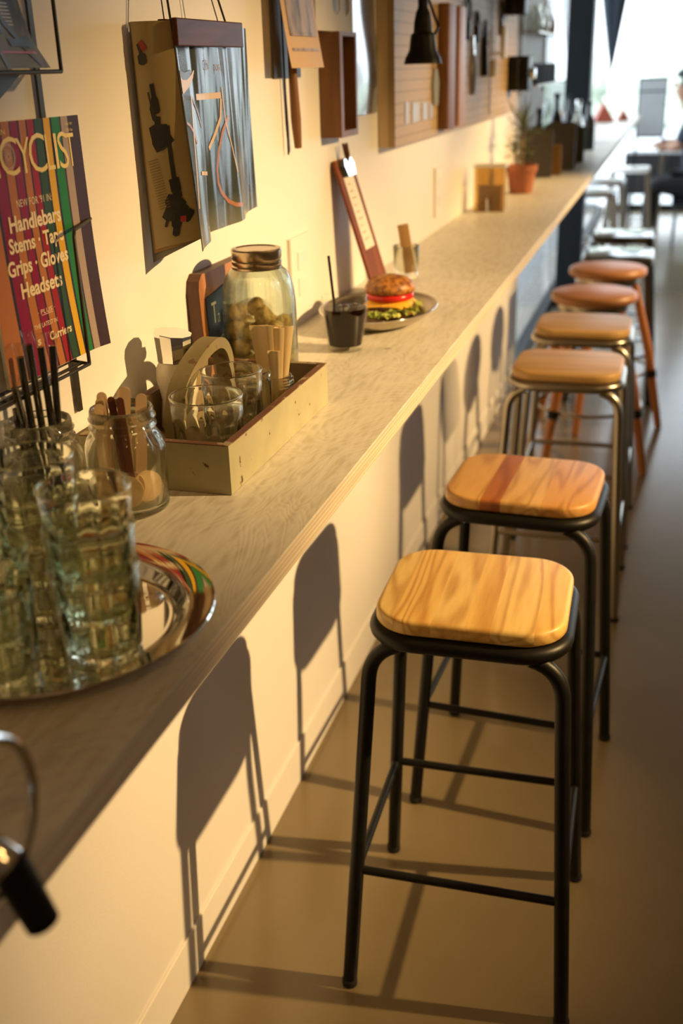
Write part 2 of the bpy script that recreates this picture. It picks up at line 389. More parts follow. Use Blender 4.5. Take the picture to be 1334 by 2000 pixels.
def ply_mat():
    m = mat('plywood_edge', (.62, .5, .33), .55); N, L, b = nt(m)
    tc = N.new('ShaderNodeTexCoord'); sx = N.new('ShaderNodeSeparateXYZ'); L.new(tc.outputs['Object'], sx.inputs[0])
    mr = N.new('ShaderNodeMapRange'); mr.inputs[1].default_value = H-T; mr.inputs[2].default_value = H; L.new(sx.outputs[2], mr.inputs[0])
    a, c = (.80, .72, .58), (.64, .51, .35)
    r = ramp(N, [(0, c), (.10, a), (.22, c), (.29, a), (.42, c), (.50, a), (.62, c), (.70, a), (.82, c), (.92, a)], 'LINEAR')
    L.new(mr.outputs[0], r.inputs[0])
    n = N.new('ShaderNodeTexNoise'); n.inputs['Scale'].default_value = 30; mp = N.new('ShaderNodeMapping'); mp.inputs['Scale'].default_value = (1, .1, 8)
    L.new(tc.outputs['Object'], mp.inputs[0]); L.new(mp.outputs[0], n.inputs['Vector'])
    rn = ramp(N, [(.3, (.8, .8, .8)), (.7, (1.08, 1.08, 1.08))]); L.new(n.outputs['Fac'], rn.inputs[0])
    mx = N.new('ShaderNodeMix'); mx.data_type = 'RGBA'; mx.blend_type = 'MULTIPLY'; mx.inputs[0].default_value = 1
    L.new(r.outputs[0], mx.inputs[6]); L.new(rn.outputs[0], mx.inputs[7]); L.new(mx.outputs[2], b.inputs['Base Color'])
    return m
M['counter'] = counter_mat(); M['ply'] = ply_mat()
ct = thing('counter', 'long pale whitewashed plywood counter running along the wall', 'counter', (0, 0, 0))
bm = BM()
segs = [(.0005, YN+.01, 6.998), (.154, 6.998, 7.172), (.0005, 7.172, 10.9)]
for x0, y0, y1 in segs:
    add_box(bm, (x0, y0, H-.003), (D, y1, H))
obj('worktop', bm, M['counter'], ct, smooth=0)
bm = BM()
for x0, y0, y1 in segs:
    add_box(bm, (x0, y0, H-T), (D-.0002, y1, H-.0032))
obj('plywood_edge', bm, M['ply'], ct, smooth=0)

# ================================================================== STOOLS
def ring_pts(w, d, r, z, n=8): return [(x, y, z) for x, y in rrect(w, d, r, n)]
def arc_leg(sx, sy, tr=.0115):
    fx, fy = sx*.180, sy*.1755           # foot
    tx, ty, tz = sx*.146, sy*.119, .638  # where the straight run would end
    foot = Vector((fx, fy, 0.004)); top = Vector((tx, ty, tz))
    inner = Vector((sx*.072, sy*.112, .6375))
    inner = Vector((sx*.098, sy*.122, .652)); d1 = (top-foot).normalized(); d2 = (inner-top).normalized()
    rr = .050; pts = [foot, foot+d1*.3]
    a = top-d1*rr; c = top+d2*rr
    for i in range(9):
        t = i/8; pts.append(a*(1-t)**2+top*2*t*(1-t)+c*t*t)
    pts.append(inner)
    return pts
def make_stool(name, label, frame_mat, seat_mat, group):
    t = thing(name, label, 'stool', (0, 0, 0), 0, group)
    bm = BM(); add_slab(bm, .293, .270, .068, [(.006, .6755), (.002, .6768), (0, .680), (0, .6925), (.0012, .6965), (.0038, .6990), (.008, .700)], 10)
    obj('seat', bm, seat_mat, t, smooth=60)
    bm = BM(); add_tube(bm, ring_pts(.288, .264, .066, .6615, 10), .0135, 14, True); 
    add_slab(bm, .27, .246, .06, [(0, .664), (0, .6752)], 8)
    obj('seat_frame', bm, frame_mat, t, smooth=60)
    for sx in (-1, 1):
        for sy in (-1, 1):
            bm = BM(); add_tube(bm, arc_leg(sx, sy), .0122, 14); lg = obj('leg', bm, frame_mat, t, smooth=60)
            bm = BM(); add_lathe(bm, [(0, 0), (.0125, 0), (.0133, .002), (.0133, .012), (.0122, .014), (0, .014)], 14, (sx*.180, sy*.1755, 0)); obj('foot_cap', bm, M['rubber'], lg, smooth=40)
    zs = .235; k = zs/.635
    px, py = .180-(.180-.146)*k, .1755-(.1755-.116)*k
    for a, b_ in (((-px, -py), (px, -py)), ((-px, py), (px, py)), ((-px, -py), (-px, py)), ((px, -py), (px, py))):
        bm = BM(); va, vb = Vector((*a, zs)), Vector((*b_, zs)); dd = (vb-va).normalized()*.008
        add_tube(bm, [va+dd, vb-dd], .0075, 12); obj('stretcher', bm, frame_mat, t, smooth=60)
    return t
g1 = 'square seated stools along the counter'
s1 = make_stool('bar_stool', 'black tubular stool with pale honey maple square seat, nearest the camera', M['black_metal'], M['seat1'], g1)
s2 = make_stool('bar_stool', 'black tubular stool whose wooden seat has one dark reddish stripe', M['black_metal'], M['seat2'], g1)
s3 = make_stool('bar_stool', 'silver steel stool with light wooden seat just behind the two black stools', M['silver'], M['seat3'], g1)
s1.location = (.446, 1.495, 0); s1.rotation_euler.z = .027
s2.location = (.457, 1.995, 0); s2.rotation_euler.z = -.047
s3.location = (.452, 2.925, 0); s3.rotation_euler.z = .0
dup(s3, (.452, 3.43, 0), .0, 'silver steel stool with light wooden seat, just in front of the round stools')

def make_round(label):
    t = thing('round_stool', label, 'stool', (0, 0, 0), 0, 'round wooden stools')
    bm = BM(); add_lathe(bm, [(0, .634), (.150, .634), (.158, .640), (.160, .650), (.157, .664), (.148, .669), (0, .670)], 48); obj('seat', bm, M['round_wood'], t, smooth=50)
    bm = BM(); add_lathe(bm, [(0, .600), (.125, .600), (.132, .606), (.132, .6335), (0, .6335)], 40); obj('seat_base', bm, M['silver'], t, smooth=50)
    for i in range(4):
        a = PI/4+i*PI/2
        bm = BM(); add_tube(bm, [(.27*math.cos(a), .27*math.sin(a), .003), (.20*math.cos(a), .20*math.sin(a), .33), (.12*math.cos(a), .12*math.sin(a), .602)], [.015, .019, .016], 12)
        lg = obj('leg', bm, M['round_leg'], t, smooth=60)
        bm = BM(); add_tube(bm, [(.2235*math.cos(a), .2235*math.sin(a), .22), (.217*math.cos(a), .217*math.sin(a), .25)], .022, 12); obj('bracket', bm, M['black_metal'], lg)
    bm = BM(); add_tube(bm, [(.20*math.cos(2*PI*i/40), .20*math.sin(2*PI*i/40), .237) for i in range(40)], .007, 10, True); obj('footrest_ring', bm, M['silver'], t, smooth=60)
    return t
r1 = make_round('round brown wooden stool with orange legs, the nearer of the two round ones'); r1.location = (.437, 4.09, 0); r1.rotation_euler.z = .25
dup(r1, (.453, 4.63, 0), .5, 'round brown wooden stool, the farther of the two, before the black metal stools')

def make_metal(name, label, m, seat, group=None):
    t = thing(name, label, 'stool', (0, 0, 0), 0, group)
    bm = BM(); add_slab(bm, .31, .31, .035, [(.0, .628), (0, .653), (.004, .659), (.012, .661)], 6); obj('seat', bm, seat, t, smooth=50)
    for sx in (-1, 1):
        for sy in (-1, 1):
            bm = BM(); add_tube(bm, [(sx*.19, sy*.19, .0), (sx*.135, sy*.135, .627)], .0, flat=(.034, .034)); obj('leg', bm, m, t, smooth=0)
    for a, b_ in (((-1, -1), (1, -1)), ((-1, 1), (1, 1)), ((-1, -1), (-1, 1)), ((1, -1), (1, 1))):
        bm = BM(); add_tube(bm, [(a[0]*.16, a[1]*.16, .22), (b_[0]*.16, b_[1]*.16, .22)], 0, flat=(.02, .012)); obj('stretcher', bm, m, t, smooth=0)
    return t
gloss_black = mat('gloss_black_steel', (.015, .016, .018), .16, 0, .9, coat=.5)
b1 = make_metal('metal_stool', 'black sheet metal stool with a square shiny seat, behind the round stools', gloss_black, gloss_black, 'black metal stools'); b1.location = (.475, 5.06, 0)
dup(b1, (.46, 5.66, 0), .03, 'black sheet metal stool with a square shiny seat, farther of the black pair', 'black metal stools')
m1 = make_metal('metal_stool', 'grey steel stool tucked half under the counter, nearer of that pair', M['silver'], mat('brushed_seat', (.55, .57, .6), .3, 1), 'grey steel stools by the window'); m1.location = (.165, 7.62, 0)
dup(m1, (.185, 8.36, 0), 0, 'grey steel stool tucked half under the counter, farther of that pair', 'grey steel stools by the window')
white_gloss = mat('white_gloss', (.93, .94, .95), .15)
w1 = make_metal('metal_stool', 'white topped steel stool beyond the grey ones', M['silver'], white_gloss, 'white topped stools far down the counter'); w1.location = (.335, 9.35, 0)

# ================================================================== WALL ITEMS
# ---- magazine rack
stripe_cols = {'navy': (.02, .018, .03), 'org': (.48, .17, .045), 'mag': (.26, .006, .05), 'red': (.34, .012, .02), 'dgr': (.03, .075, .03), 'yel': (.72, .42, .012), 'grn': (.018, .20, .05), 'lil': (.40, .31, .27), 'pur': (.050, .028, .042)}
SM = {k: mat('cover_'+k, c, .5, 0, .2) for k, c in stripe_cols.items()}
skeys = list(stripe_cols)
yel = mat('print_yellow', (.86, .62, .06), .35); cream = mat('print_cream', (.90, .74, .45), .4)
rack = thing('magazine_rack', 'dark wire wall rack with two magazine pockets', 'rack', (.003, 0, 0))
def wirepart(name, paths, r=.0022, flat=None):
    bm = BM()
    for pth in paths: add_tube(bm, pth, r, 8, flat=flat)
    return obj(name, bm, M['wire'], rack, smooth=50)
wirepart('back_bar', [[(.002, 1.118, 1.08), (.002, 1.118, 2.2)]], flat=(.009, .003))
wirepart('back_bar', [[(.002, .93, 1.08), (.002, .93, 2.2)]], flat=(.009, .003))
for zb, zt, name in ((1.150, 1.303, 'lower_pocket'), (1.470, 1.78, 'upper_pocket')):
    yl, yr, xf = .88, 1.086, .042
    if zb > 1.4: yl, yr, xf = .87, 1.088, .050
    wirepart(name, [[(.007, yr+.090, zt+.003), (.016, yr+.086, zt+.003), (xf-.006, yr+.012, zt), (xf-.001, yr+.003, zt-.002), (xf, yr, zt-.006), (xf, yr, zb)],
                    [(xf, yr, zb), (xf, yl, zb)], [(xf, yl, zb), (xf, yl, zt)], [(xf, yr, zb), (.002, yr+.012, zb)], [(xf, yl, zb), (.002, yl, zb)],
                    [(xf-.012, yl, zb), (xf-.012, yr+.002, zb)], [(xf-.030, yl, zb), (xf-.030, yr+.006, zb)]])
# bracket under the upper pocket
bm = BM(); add_prism(bm, [(1.07, 1.468), (.87, 1.468), (.87, 1.442), (1.02, 1.442)], .008, .011, plane='yz'); obj('bracket', bm, M['wire'], rack, smooth=0)

# ---- lower magazine: vertical, cover at x = .02
mz0, mz1, myl, myr = 1.1545, 1.4235, .955, 1.1695
bounds = [.955, .985, .990, 1.0095, 1.0115, 1.0264, 1.0283, 1.0426, 1.0456, 1.0583, 1.0613, 1.0734, 1.0765, 1.0899, 1.094, 1.1068, 1.111, 1.1274, 1.1307, 1.1419, 1.1453, 1.1695]
cols = ['org', 'navy', 'mag', 'navy', 'org', 'navy', 'mag', 'navy', 'org', 'navy', 'red', 'navy', 'dgr', 'navy', 'yel', 'navy', 'grn', 'pur', 'lil', 'lil', 'pur']
def cover_x(y, z):
    t = (mz1-z)/(mz1-mz0)
    curl = max(0, (y-1.125)/.045)*max(0, (t-.35)/.65)
    return .0235 - .004*(1-t) + .006*curl*curl
def magmap(u, v): return (cover_x(u, v)+.0006, u, v)
mag = thing('magazine', 'cycling magazine with coloured stripes and large yellow title in the wall rack', 'magazine', (0, 0, 0))
NV = 26
def bend(y, t):   # stripes drift right as they go down, a little
    e = (y-myl)*(myr-y)/.0115
    return y + .012*e*(t*t) - .006*e*math.sin(PI*t)
bm = BM()
G = []
for i, y in enumerate(bounds):
    row = []
    for j in range(NV+1):
        t = j/NV; z = mz1-(mz1-mz0)*t; yy = bend(y, t)
        # the sheet itself narrows slightly in the middle and flares at the bottom right
        row.append(Vector((cover_x(yy, z), yy, z)))
    G.append(row)
A = [[bm.verts.new(p_) for p_ in row] for row in G]
for i in range(len(bounds)-1):
    for j in range(NV):
        bm.faces.new((A[i][j], A[i][j+1], A[i+1][j+1], A[i+1][j])).material_index = skeys.index(cols[i])
obj('cover', bm, [SM[k] for k in skeys], mag, smooth=0, recalc=False)
bm = BM(); add_sheet(bm, lambda u, v: (cover_x(myl+u*(myr-myl), mz0+v*(mz1-mz0))-.0005, myl+u*(myr-myl)-.0005, mz0+v*(mz1-mz0)-.0005), 12, 12, .004)
obj('pages', bm, M['paper'], mag, smooth=60)
bm = BM()
bb = .02
# title
titles = [('B', .905, .935), ]
for ch, u0, u1, v0, v1 in (('C', 1.0005, 1.0345, 1.3695, 1.4085), ('Y', 1.0330, 1.0590, 1.3700, 1.4060), ('C', 1.0555, 1.0895, 1.3680, 1.4090), ('L', 1.0910, 1.1060, 1.3690, 1.4065),
                           ('I', 1.1090, 1.1145, 1.3690, 1.4065), ('S', 1.1165, 1.1370, 1.3680, 1.4075), ('T', 1.1345, 1.1525, 1.3690, 1.4050), ('I', .990, .997, 1.3695, 1.4085), ('B', .962, .986, 1.3695, 1.4085)):
    add_text(bm, ch, u0, u1, v0, v1, magmap, 0, -.004)
for s_, u0, u1, v0, v1, mi, bo in (
        ('AMERICAN', .962, 1.0165, 1.4112, 1.4162, 0, .0), ('April 1991', 1.1385, 1.1530, 1.4128, 1.4165, 0, .0), ('110th Year', 1.1380, 1.1530, 1.4070, 1.4103, 0, .0),
        ("NEW FOR '91 IN:", 1.0180, 1.0885, 1.3370, 1.3450, 1, -.004), ('Handlebars', .9985, 1.1020, 1.3125, 1.3295, 1, .028),
        ('Stems \u00b7 Tape', .9920, 1.1020, 1.2865, 1.3075, 1, .028), ('Grips \u00b7 Gloves', .9835, 1.1060, 1.2630, 1.2845, 1, .028), ('Headsets', 1.0020, 1.0860, 1.2420, 1.2590, 1, .028),
        ('\u00b7 PLUS \u00b7', 1.0270, 1.0630, 1.2195, 1.2245, 1, .0), ('THE LATEST IN', 1.0160, 1.0640, 1.2050, 1.2100, 1, .0), ('Carriers', 1.0440, 1.0920, 1.1870, 1.1970, 1, .028), ('s', 1.0180, 1.0250, 1.1870, 1.1940, 1, .028)):
    add_text(bm, s_, u0, u1, v0, v1, magmap, mi, bo)
# wheel inside the C and the underline
def ann(bm, cy, cz, r0, r1, a0, a1, fm, mi, n=40, sy=1.0):
    vs_ = []
    for i in range(n+1):
        a = a0+(a1-a0)*i/n
        vs_.append((bm.verts.new(fm(cy+r0*sy*math.cos(a), cz+r0*math.sin(a))), bm.verts.new(fm(cy+r1*sy*math.cos(a), cz+r1*math.sin(a)))))
    for p_, q in zip(vs_, vs_[1:]): bm.faces.new((p_[0], p_[1], q[1], q[0])).material_index = mi
ann(bm, 1.0165, 1.3890, .0115, .0125, 0, 2*PI, magmap, 2, sy=.92); ann(bm, 1.0165, 1.3890, .0135, .0140, 0, 2*PI, magmap, 2, sy=.92)
for i in range(28):
    a = i*2*PI/28; c_, s__ = math.cos(a), math.sin(a); w = .0002
    q = [(1.0165+.92*(.002*c_-w*s__), 1.389+.002*s__+w*c_), (1.0165+.92*(.002*c_+w*s__), 1.389+.002*s__-w*c_), (1.0165+.92*(.0115*c_+w*s__), 1.389+.0115*s__-w*c_), (1.0165+.92*(.0115*c_-w*s__), 1.389+.0115*s__+w*c_)]
    bm.faces.new([bm.verts.new(magmap(*k)) for k in q]).material_index = 2
bm.faces.new([bm.verts.new(magmap(*k)) for k in ((1.034, 1.2178), (1.057, 1.2178), (1.057, 1.2184), (1.034, 1.2184))]).material_index = 1
obj('cover_text', bm, [yel, cream, mat('print_tan', (.6, .45, .25), .4)], mag, smooth=0, recalc=False)

# ---- upper magazine (only its lower right corner shows)
um = thing('magazine', 'magazine with a grey street photo of bicycles in the upper wall pocket', 'magazine', (0, 0, 0))
def upx(u, v): return .040-.016*v+.003*math.sin(u*5)
def upy(u, v): return .88+u*(.196 - .032*math.sin(min(1, v*2.2)*PI/2)) + .018*u*max(0, 1-v*9)
def umap(u, v): return (upx(u, v), upy(u, v), 1.474+v*.27)
bm = BM(); add_sheet(bm, umap, 16, 20, .003)
def photo_mat():
    m = mat('grey_bike_photo', (.3, .3, .25), .5); N, L, b = nt(m)
    tc = N.new('ShaderNodeTexCoord'); mp = N.new('ShaderNodeMapping'); mp.inputs['Scale'].default_value = (1, 2.6, .8); mp.inputs['Rotation'].default_value = (.35, 0, 0); L.new(tc.outputs['Object'], mp.inputs[0])
    n = N.new('ShaderNodeTexNoise'); n.inputs['Scale'].default_value = 16; n.inputs['Detail'].default_value = 5; n.inputs['Distortion'].default_value = .8; L.new(mp.outputs[0], n.inputs['Vector'])
    sx = N.new('ShaderNodeSeparateXYZ'); L.new(tc.outputs['Object'], sx.inputs[0])
    mr = N.new('ShaderNodeMapRange'); mr.inputs[1].default_value = 1.49; mr.inputs[2].default_value = 1.53; L.new(sx.outputs[2], mr.inputs[0])
    r = ramp(N, [(.38, (.012, .012, .012)), (.47, (.13, .12, .07)), (.62, (.28, .26, .17))]); L.new(n.outputs['Fac'], r.inputs[0])
    mx = N.new('ShaderNodeMix'); mx.data_type = 'RGBA'; L.new(mr.outputs[0], mx.inputs[0]); mx.inputs[6].default_value = (.16, .14, .08, 1); L.new(r.outputs[0], mx.inputs[7]); L.new(mx.outputs[2], b.inputs['Base Color'])
    return m
obj('cover', bm, photo_mat(), um, smooth=60)
bm = BM()
def udec(pts, w, mi):
    for (a, b_) in zip(pts, pts[1:]):
        du, dv = b_[0]-a[0], b_[1]-a[1]; l = math.hypot(du, dv) or 1; nx, ny = -dv/l*w, du/l*w
        q = [(a[0]+nx, a[1]+ny), (a[0]-nx, a[1]-ny), (b_[0]-nx, b_[1]-ny), (b_[0]+nx, b_[1]+ny)]
        bm.faces.new([bm.verts.new(Vector(umap(*k))+Vector((.0008, 0, 0))) for k in q]).material_index = mi
udec([(.60, .055), (.95, .055)], .004, 1)
udec([(.55, .4), (.60, .25), (.68, .16), (.72, .13)], .02, 0); udec([(.56, .4), (.60, .28), (.66, .17)], .010, 1)
udec([(.68, .3), (.74, .17), (.86, .09), (.97, .10)], .016, 0); udec([(.74, .09), (.97, .085)], .013, 0); udec([(.52, .35), (.58, .1), (.60, .0)], .012, 0)
udec([(.85, .08), (.93, .01)], .008, 0); udec([(.1, .3), (.3, .05), (.45, .02)], .014, 0); udec([(.15, .35), (.35, .3)], .006, 2)
for k in range(7): udec([(.76, .15+.012*k), (.86, .15+.012*k)], .0022, 2)
obj('cover_print', bm, [mat('print_black', (.015, .015, .02), .4), mat('print_red', (.45, .02, .03), .4), mat('print_pale', (.6, .6, .5), .4)], um, smooth=0, recalc=False)

# ---- hanging magazine with walnut clip
hm = thing('hanging_magazine', 'open bicycle magazine hanging from a walnut clip on black cord', 'magazine', (0, 0, 0))
ST, SB = Vector((.062, 1.357, 1.527)), Vector((.080, 1.362, 1.252))
def catm(pts, t):
    n = len(pts)-1; x = t*n; i = min(int(x), n-1); f = x-i
    p0 = Vector(pts[max(i-1, 0)]); p1 = Vector(pts[i]); p2 = Vector(pts[i+1]); p3 = Vector(pts[min(i+2, n)])
    return .5*((2*p1)+(p2-p0)*f+(2*p0-5*p1+4*p2-p3)*f*f+(3*p1-p0-3*p2+p3)*f*f*f)
top_c = [(.062, 1.357, 1.527), (.060, 1.395, 1.527), (.058, 1.440, 1.527), (.060, 1.49, 1.527), (.056, 1.54, 1.527), (.056, 1.59, 1.526), (.046, 1.652, 1.525)]
bot_c = [(.083, 1.352, 1.240), (.074, 1.398, 1.246), (.060, 1.430, 1.252), (.056, 1.49, 1.253), (.066, 1.54, 1.255), (.050, 1.60, 1.258), (.044, 1.662, 1.262)]
def cmap(u, v):
    a = catm(top_c, u); b_ = catm(bot_c, u); e = .5-.5*math.cos(v*PI/2*1.0) if False else v**1.2
    p_ = a.lerp(b_, e); p_.x += .0018*math.sin(u*23+v*3)*v
    return p_
bm = BM(); add_sheet(bm, lambda u, v: cmap(u, 1-v), 48, 24, .0016)
slate = mat('slate_blue_cover', (.05, .07, .08), .20, 0, .9)
def slate_fade(m):
    N, L, b = nt(m)
    tc = N.new('ShaderNodeTexCoord'); sx = N.new('ShaderNodeSeparateXYZ'); L.new(tc.outputs['Object'], sx.inputs[0])
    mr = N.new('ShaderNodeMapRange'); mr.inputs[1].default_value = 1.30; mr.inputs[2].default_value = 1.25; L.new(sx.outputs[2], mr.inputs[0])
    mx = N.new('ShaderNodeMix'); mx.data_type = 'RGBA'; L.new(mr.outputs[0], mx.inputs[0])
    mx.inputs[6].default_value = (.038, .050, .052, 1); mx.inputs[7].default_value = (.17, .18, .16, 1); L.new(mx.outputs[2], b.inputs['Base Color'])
    mp = N.new('ShaderNodeMapping'); mp.inputs['Scale'].default_value = (1, 1, .12); L.new(tc.outputs['Object'], mp.inputs[0])
    n = N.new('ShaderNodeTexNoise'); n.inputs['Scale'].default_value = 15; n.inputs['Detail'].default_value = 1.5; L.new(mp.outputs[0], n.inputs['Vector'])
    bp = N.new('ShaderNodeBump'); bp.inputs['Strength'].default_value = 1.0; bp.inputs['Distance'].default_value = .035; L.new(n.outputs['Fac'], bp.inputs['Height']); L.new(bp.outputs[0], b.inputs['Normal'])
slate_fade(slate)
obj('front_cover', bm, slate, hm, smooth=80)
# printed bicycle on the front cover
bm = BM()
def hmap(y, z):    # (y,z) as measured on the x=.06 plane -> sheet
    u = min(max((y-1.356)/(1.655-1.356), 0), 1); v = min(max((1.527-z)/(1.527-1.255), 0), 1)
    E0 = Vector((.691, 0, 1.4638))
    def g(u_, v_):
        q_ = cmap(u_, v_); k_ = (.06-E0.x)/(q_.x-E0.x); r_ = E0+(q_-E0)*k_; return r_.y, r_.z
    for _ in range(6):
        y0, z0 = g(u, v); e_ = 1e-3
        a1, a2 = g(u+e_ if u < .99 else u-e_, v); su = e_ if u < .99 else -e_
        b1, b2 = g(u, v+e_ if v < .99 else v-e_); sv = e_ if v < .99 else -e_
        J = ((a1-y0)/su, (b1-y0)/sv, (a2-z0)/su, (b2-z0)/sv); det = J[0]*J[3]-J[1]*J[2]
        if abs(det) < 1e-9: break
        ry, rz = y-y0, z-z0
        u = min(max(u+(J[3]*ry-J[1]*rz)/det, 0.002), .998); v = min(max(v+(-J[2]*ry+J[0]*rz)/det, 0.002), .998)
    p_ = cmap(u, v); a = cmap(min(u+.01, 1), v)-cmap(max(u-.01, 0), v); b_ = cmap(u, min(v+.01, 1))-cmap(u, max(v-.01, 0))
    n = b_.cross(a).normalized()
    if n.x < 0: n = -n
    return p_+n*.0007
def hdec(pts, w, mi, sub=6):
    P2 = []
    for a, b_ in zip(pts, pts[1:]):
        for k in range(sub): P2.append((a[0]+(b_[0]-a[0])*k/sub, a[1]+(b_[1]-a[1])*k/sub))
    P2.append(pts[-1]); prev = None
    for i, p_ in enumerate(P2):
        a, b_ = P2[max(i-1, 0)], P2[min(i+1, len(P2)-1)]; du, dv = b_[0]-a[0], b_[1]-a[1]; l = math.hypot(du, dv) or 1
        ww = w[i*(len(w)-1)//(len(P2)-1)] if isinstance(w, (list, tuple)) else w
        nx, ny = -dv/l*ww, du/l*ww
        cur = (bm.verts.new(hmap(p_[0]+nx, p_[1]+ny)), bm.verts.new(hmap(p_[0]-nx, p_[1]-ny)))
        if prev: bm.faces.new((prev[0], prev[1], cur[1], cur[0])).material_index = mi
        prev = cur
def harc(cy, cz, ry, rz, a0, a1, w, mi, n=30):
    hdec([(cy+ry*math.cos(a0+(a1-a0)*i/n), cz+rz*math.sin(a0+(a1-a0)*i/n)) for i in range(n+1)], w, mi, 1)
# saddle
def hquad(o_, i_, mi):
    vo = [bm.verts.new(hmap(*q)) for q in o_]; vi = [bm.verts.new(hmap(*q)) for q in i_]
    for k in range(len(vo)-1): bm.faces.new((vo[k], vo[k+1], vi[k+1], vi[k])).material_index = mi
hquad([(1.359, 1.486), (1.3625, 1.4635), (1.368, 1.4475), (1.376, 1.439), (1.395, 1.447), (1.411, 1.458), (1.4165, 1.4675)], [(1.3605, 1.486), (1.3675, 1.468), (1.373, 1.460), (1.379, 1.4565), (1.392, 1.4565), (1.405, 1.4615), (1.414, 1.468)], 0)
hquad([(1.3675, 1.468), (1.373, 1.460), (1.379, 1.4565), (1.392, 1.4565), (1.405, 1.4615)], [(1.371, 1.469), (1.378, 1.4665), (1.385, 1.4655), (1.396, 1.4670), (1.406, 1.4690)], 2)
hdec([(1.402, 1.436), (1.401, 1.40), (1.401, 1.33), (1.400, 1.29)], .0016, 0)
hdec([(1.405, 1.434), (1.420, 1.412), (1.428, 1.395)], .0012, 3)
hdec([(1.417, 1.4345), (1.503, 1.4345)], .0040, 0)
hdec([(1.503, 1.430), (1.497, 1.405), (1.475, 1.385), (1.448, 1.366)], .0030, 0)
hdec([(1.508, 1.445), (1.515, 1.40), (1.535, 1.36), (1.55, 1.325)], .0014, 0)
hdec([(1.527, 1.405), (1.500, 1.385), (1.482, 1.360), (1.472, 1.336), (1.473, 1.318), (1.482, 1.304), (1.505, 1.289), (1.535, 1.280), (1.562, 1.277)], .0030, 1)
hdec([(1.376, 1.405), (1.390, 1.400), (1.402, 1.390), (1.410, 1.375)], .0018, 1)
hdec([(1.417, 1.336), (1.436, 1.334)], .0026, 0)
add_text(bm, 'Ch', 1.449, 1.468, 1.468, 1.481, hmap, 3, -.004); add_text(bm, 'pus', 1.487, 1.508, 1.463, 1.475, hmap, 3, -.004)
obj('cover_print', bm, [mat('print_sand', (.55, .36, .14), .35), mat('print_orange', (.34, .13, .04), .35), mat('print_brown', (.06, .03, .02), .35), mat('print_dull_gold', (.30, .20, .09), .35)], hm, smooth=0, recalc=False)
# left pages, seen almost face-on: from the wall out to the spine
pgm = noisy('yellowed_page', (.26, .19, .08), (.32, .24, .11), 5, .45)
edge_brown = mat('page_edge', (.30, .17, .06), .6)
def lmap(u, v, off=0.0, lift=0.0):
    a = Vector((.003, 1.353-off, 1.527)).lerp(ST-Vector((.002, off*.3, 0)), u); b_ = Vector((.004, 1.357-off, 1.222+lift)).lerp(SB-Vector((.002, off*.3-.002, -.004)), u)
    p_ = a.lerp(b_, v); p_.y -= .007*math.sin(u*PI)*(1-.3*v) ; return p_
bm = BM(); add_sheet(bm, lambda u, v: lmap(u, 1-v), 12, 16, .0015); obj('page', bm, mat('back_cover_grey', (.15, .135, .11), .4), hm, smooth=80)
bm = BM(); add_sheet(bm, lambda u, v: lmap(.07+.93*u, 1-v, .004, .012), 12, 16, .0012); obj('page', bm, edge_brown, hm, smooth=80)
bm = BM(); add_sheet(bm, lambda u, v: lmap(.13+.87*u, (1-v), .008, .018)-Vector((0, 0, .0)), 12, 16, .001); obj('page', bm, pgm, hm, smooth=80)
bm = BM()
def pm_(x, z):   # page coordinates: x = distance from wall, z = height
    v = (1.527-z)/(1.527-1.235); xs = .003+(ST.x-.002-.003)*1; u = x/(.060+.018*max(v, 0)); return lmap(min(max(u, .14), .99), min(max(v, 0), 1), .0098, .018)
def pdec(pts, w, mi, sub=5):
    P2 = []
    for a, b_ in zip(pts, pts[1:]):
        for k in range(sub): P2.append((a[0]+(b_[0]-a[0])*k/sub, a[1]+(b_[1]-a[1])*k/sub))
    P2.append(pts[-1]); prev = None
    for i, p_ in enumerate(P2):
        a, b_ = P2[max(i-1, 0)], P2[min(i+1, len(P2)-1)]; du, dv = b_[0]-a[0], b_[1]-a[1]; l = math.hypot(du, dv) or 1
        ww = w[i*(len(w)-1)//(len(P2)-1)] if isinstance(w, (list, tuple)) else w
        cur = (bm.verts.new(pm_(p_[0]-dv/l*ww, p_[1]+du/l*ww)), bm.verts.new(pm_(p_[0]+dv/l*ww, p_[1]-du/l*ww)))
        if prev: bm.faces.new((prev[0], prev[1], cur[1], cur[0])).material_index = mi
        prev = cur
pdec([(.016, 1.500), (.020, 1.486), (.021, 1.474)], [.002, .006, .002], 0); pdec([(.019, 1.503), (.026, 1.492)], .004, 1)
pdec([(.030, 1.450), (.032, 1.430), (.034, 1.412)], [.003, .005, .003], 0); pdec([(.024, 1.440), (.027, 1.42), (.030, 1.402)], [.001, .003, .001], 0)
pdec([(.034, 1.408), (.033, 1.396), (.036, 1.378), (.042, 1.366)], [.004, .013, .014, .004], 0)
pdec([(.046, 1.395), (.047, 1.35), (.049, 1.315), (.052, 1.295)], [.003, .003, .006, .003], 0); pdec([(.048, 1.325), (.050, 1.308)], .007, 0)
pdec([(.030, 1.262), (.034, 1.272), (.044, 1.288), (.052, 1.300)], [.002, .009, .014, .006], 0)
pdec([(.050, 1.285), (.058, 1.275), (.068, 1.268)], [.010, .009, .006], 0); pdec([(.046, 1.275), (.046, 1.258), (.043, 1.246)], [.007, .005, .001], 0); pdec([(.052, 1.2685), (.060, 1.2675)], .004, 1)
for k in range(19): pdec([(.013+.0006*k, 1.352-.0036*k), (.029+.0006*k, 1.3535-.0036*k)], .0005, 2, 2)
obj('page_print', bm, [mat('ink_black', (.012, .010, .010), .5), mat('ink_red', (.30, .03, .02), .5), mat('ink_brown', (.17, .10, .04), .6)], hm, smooth=0, recalc=False)
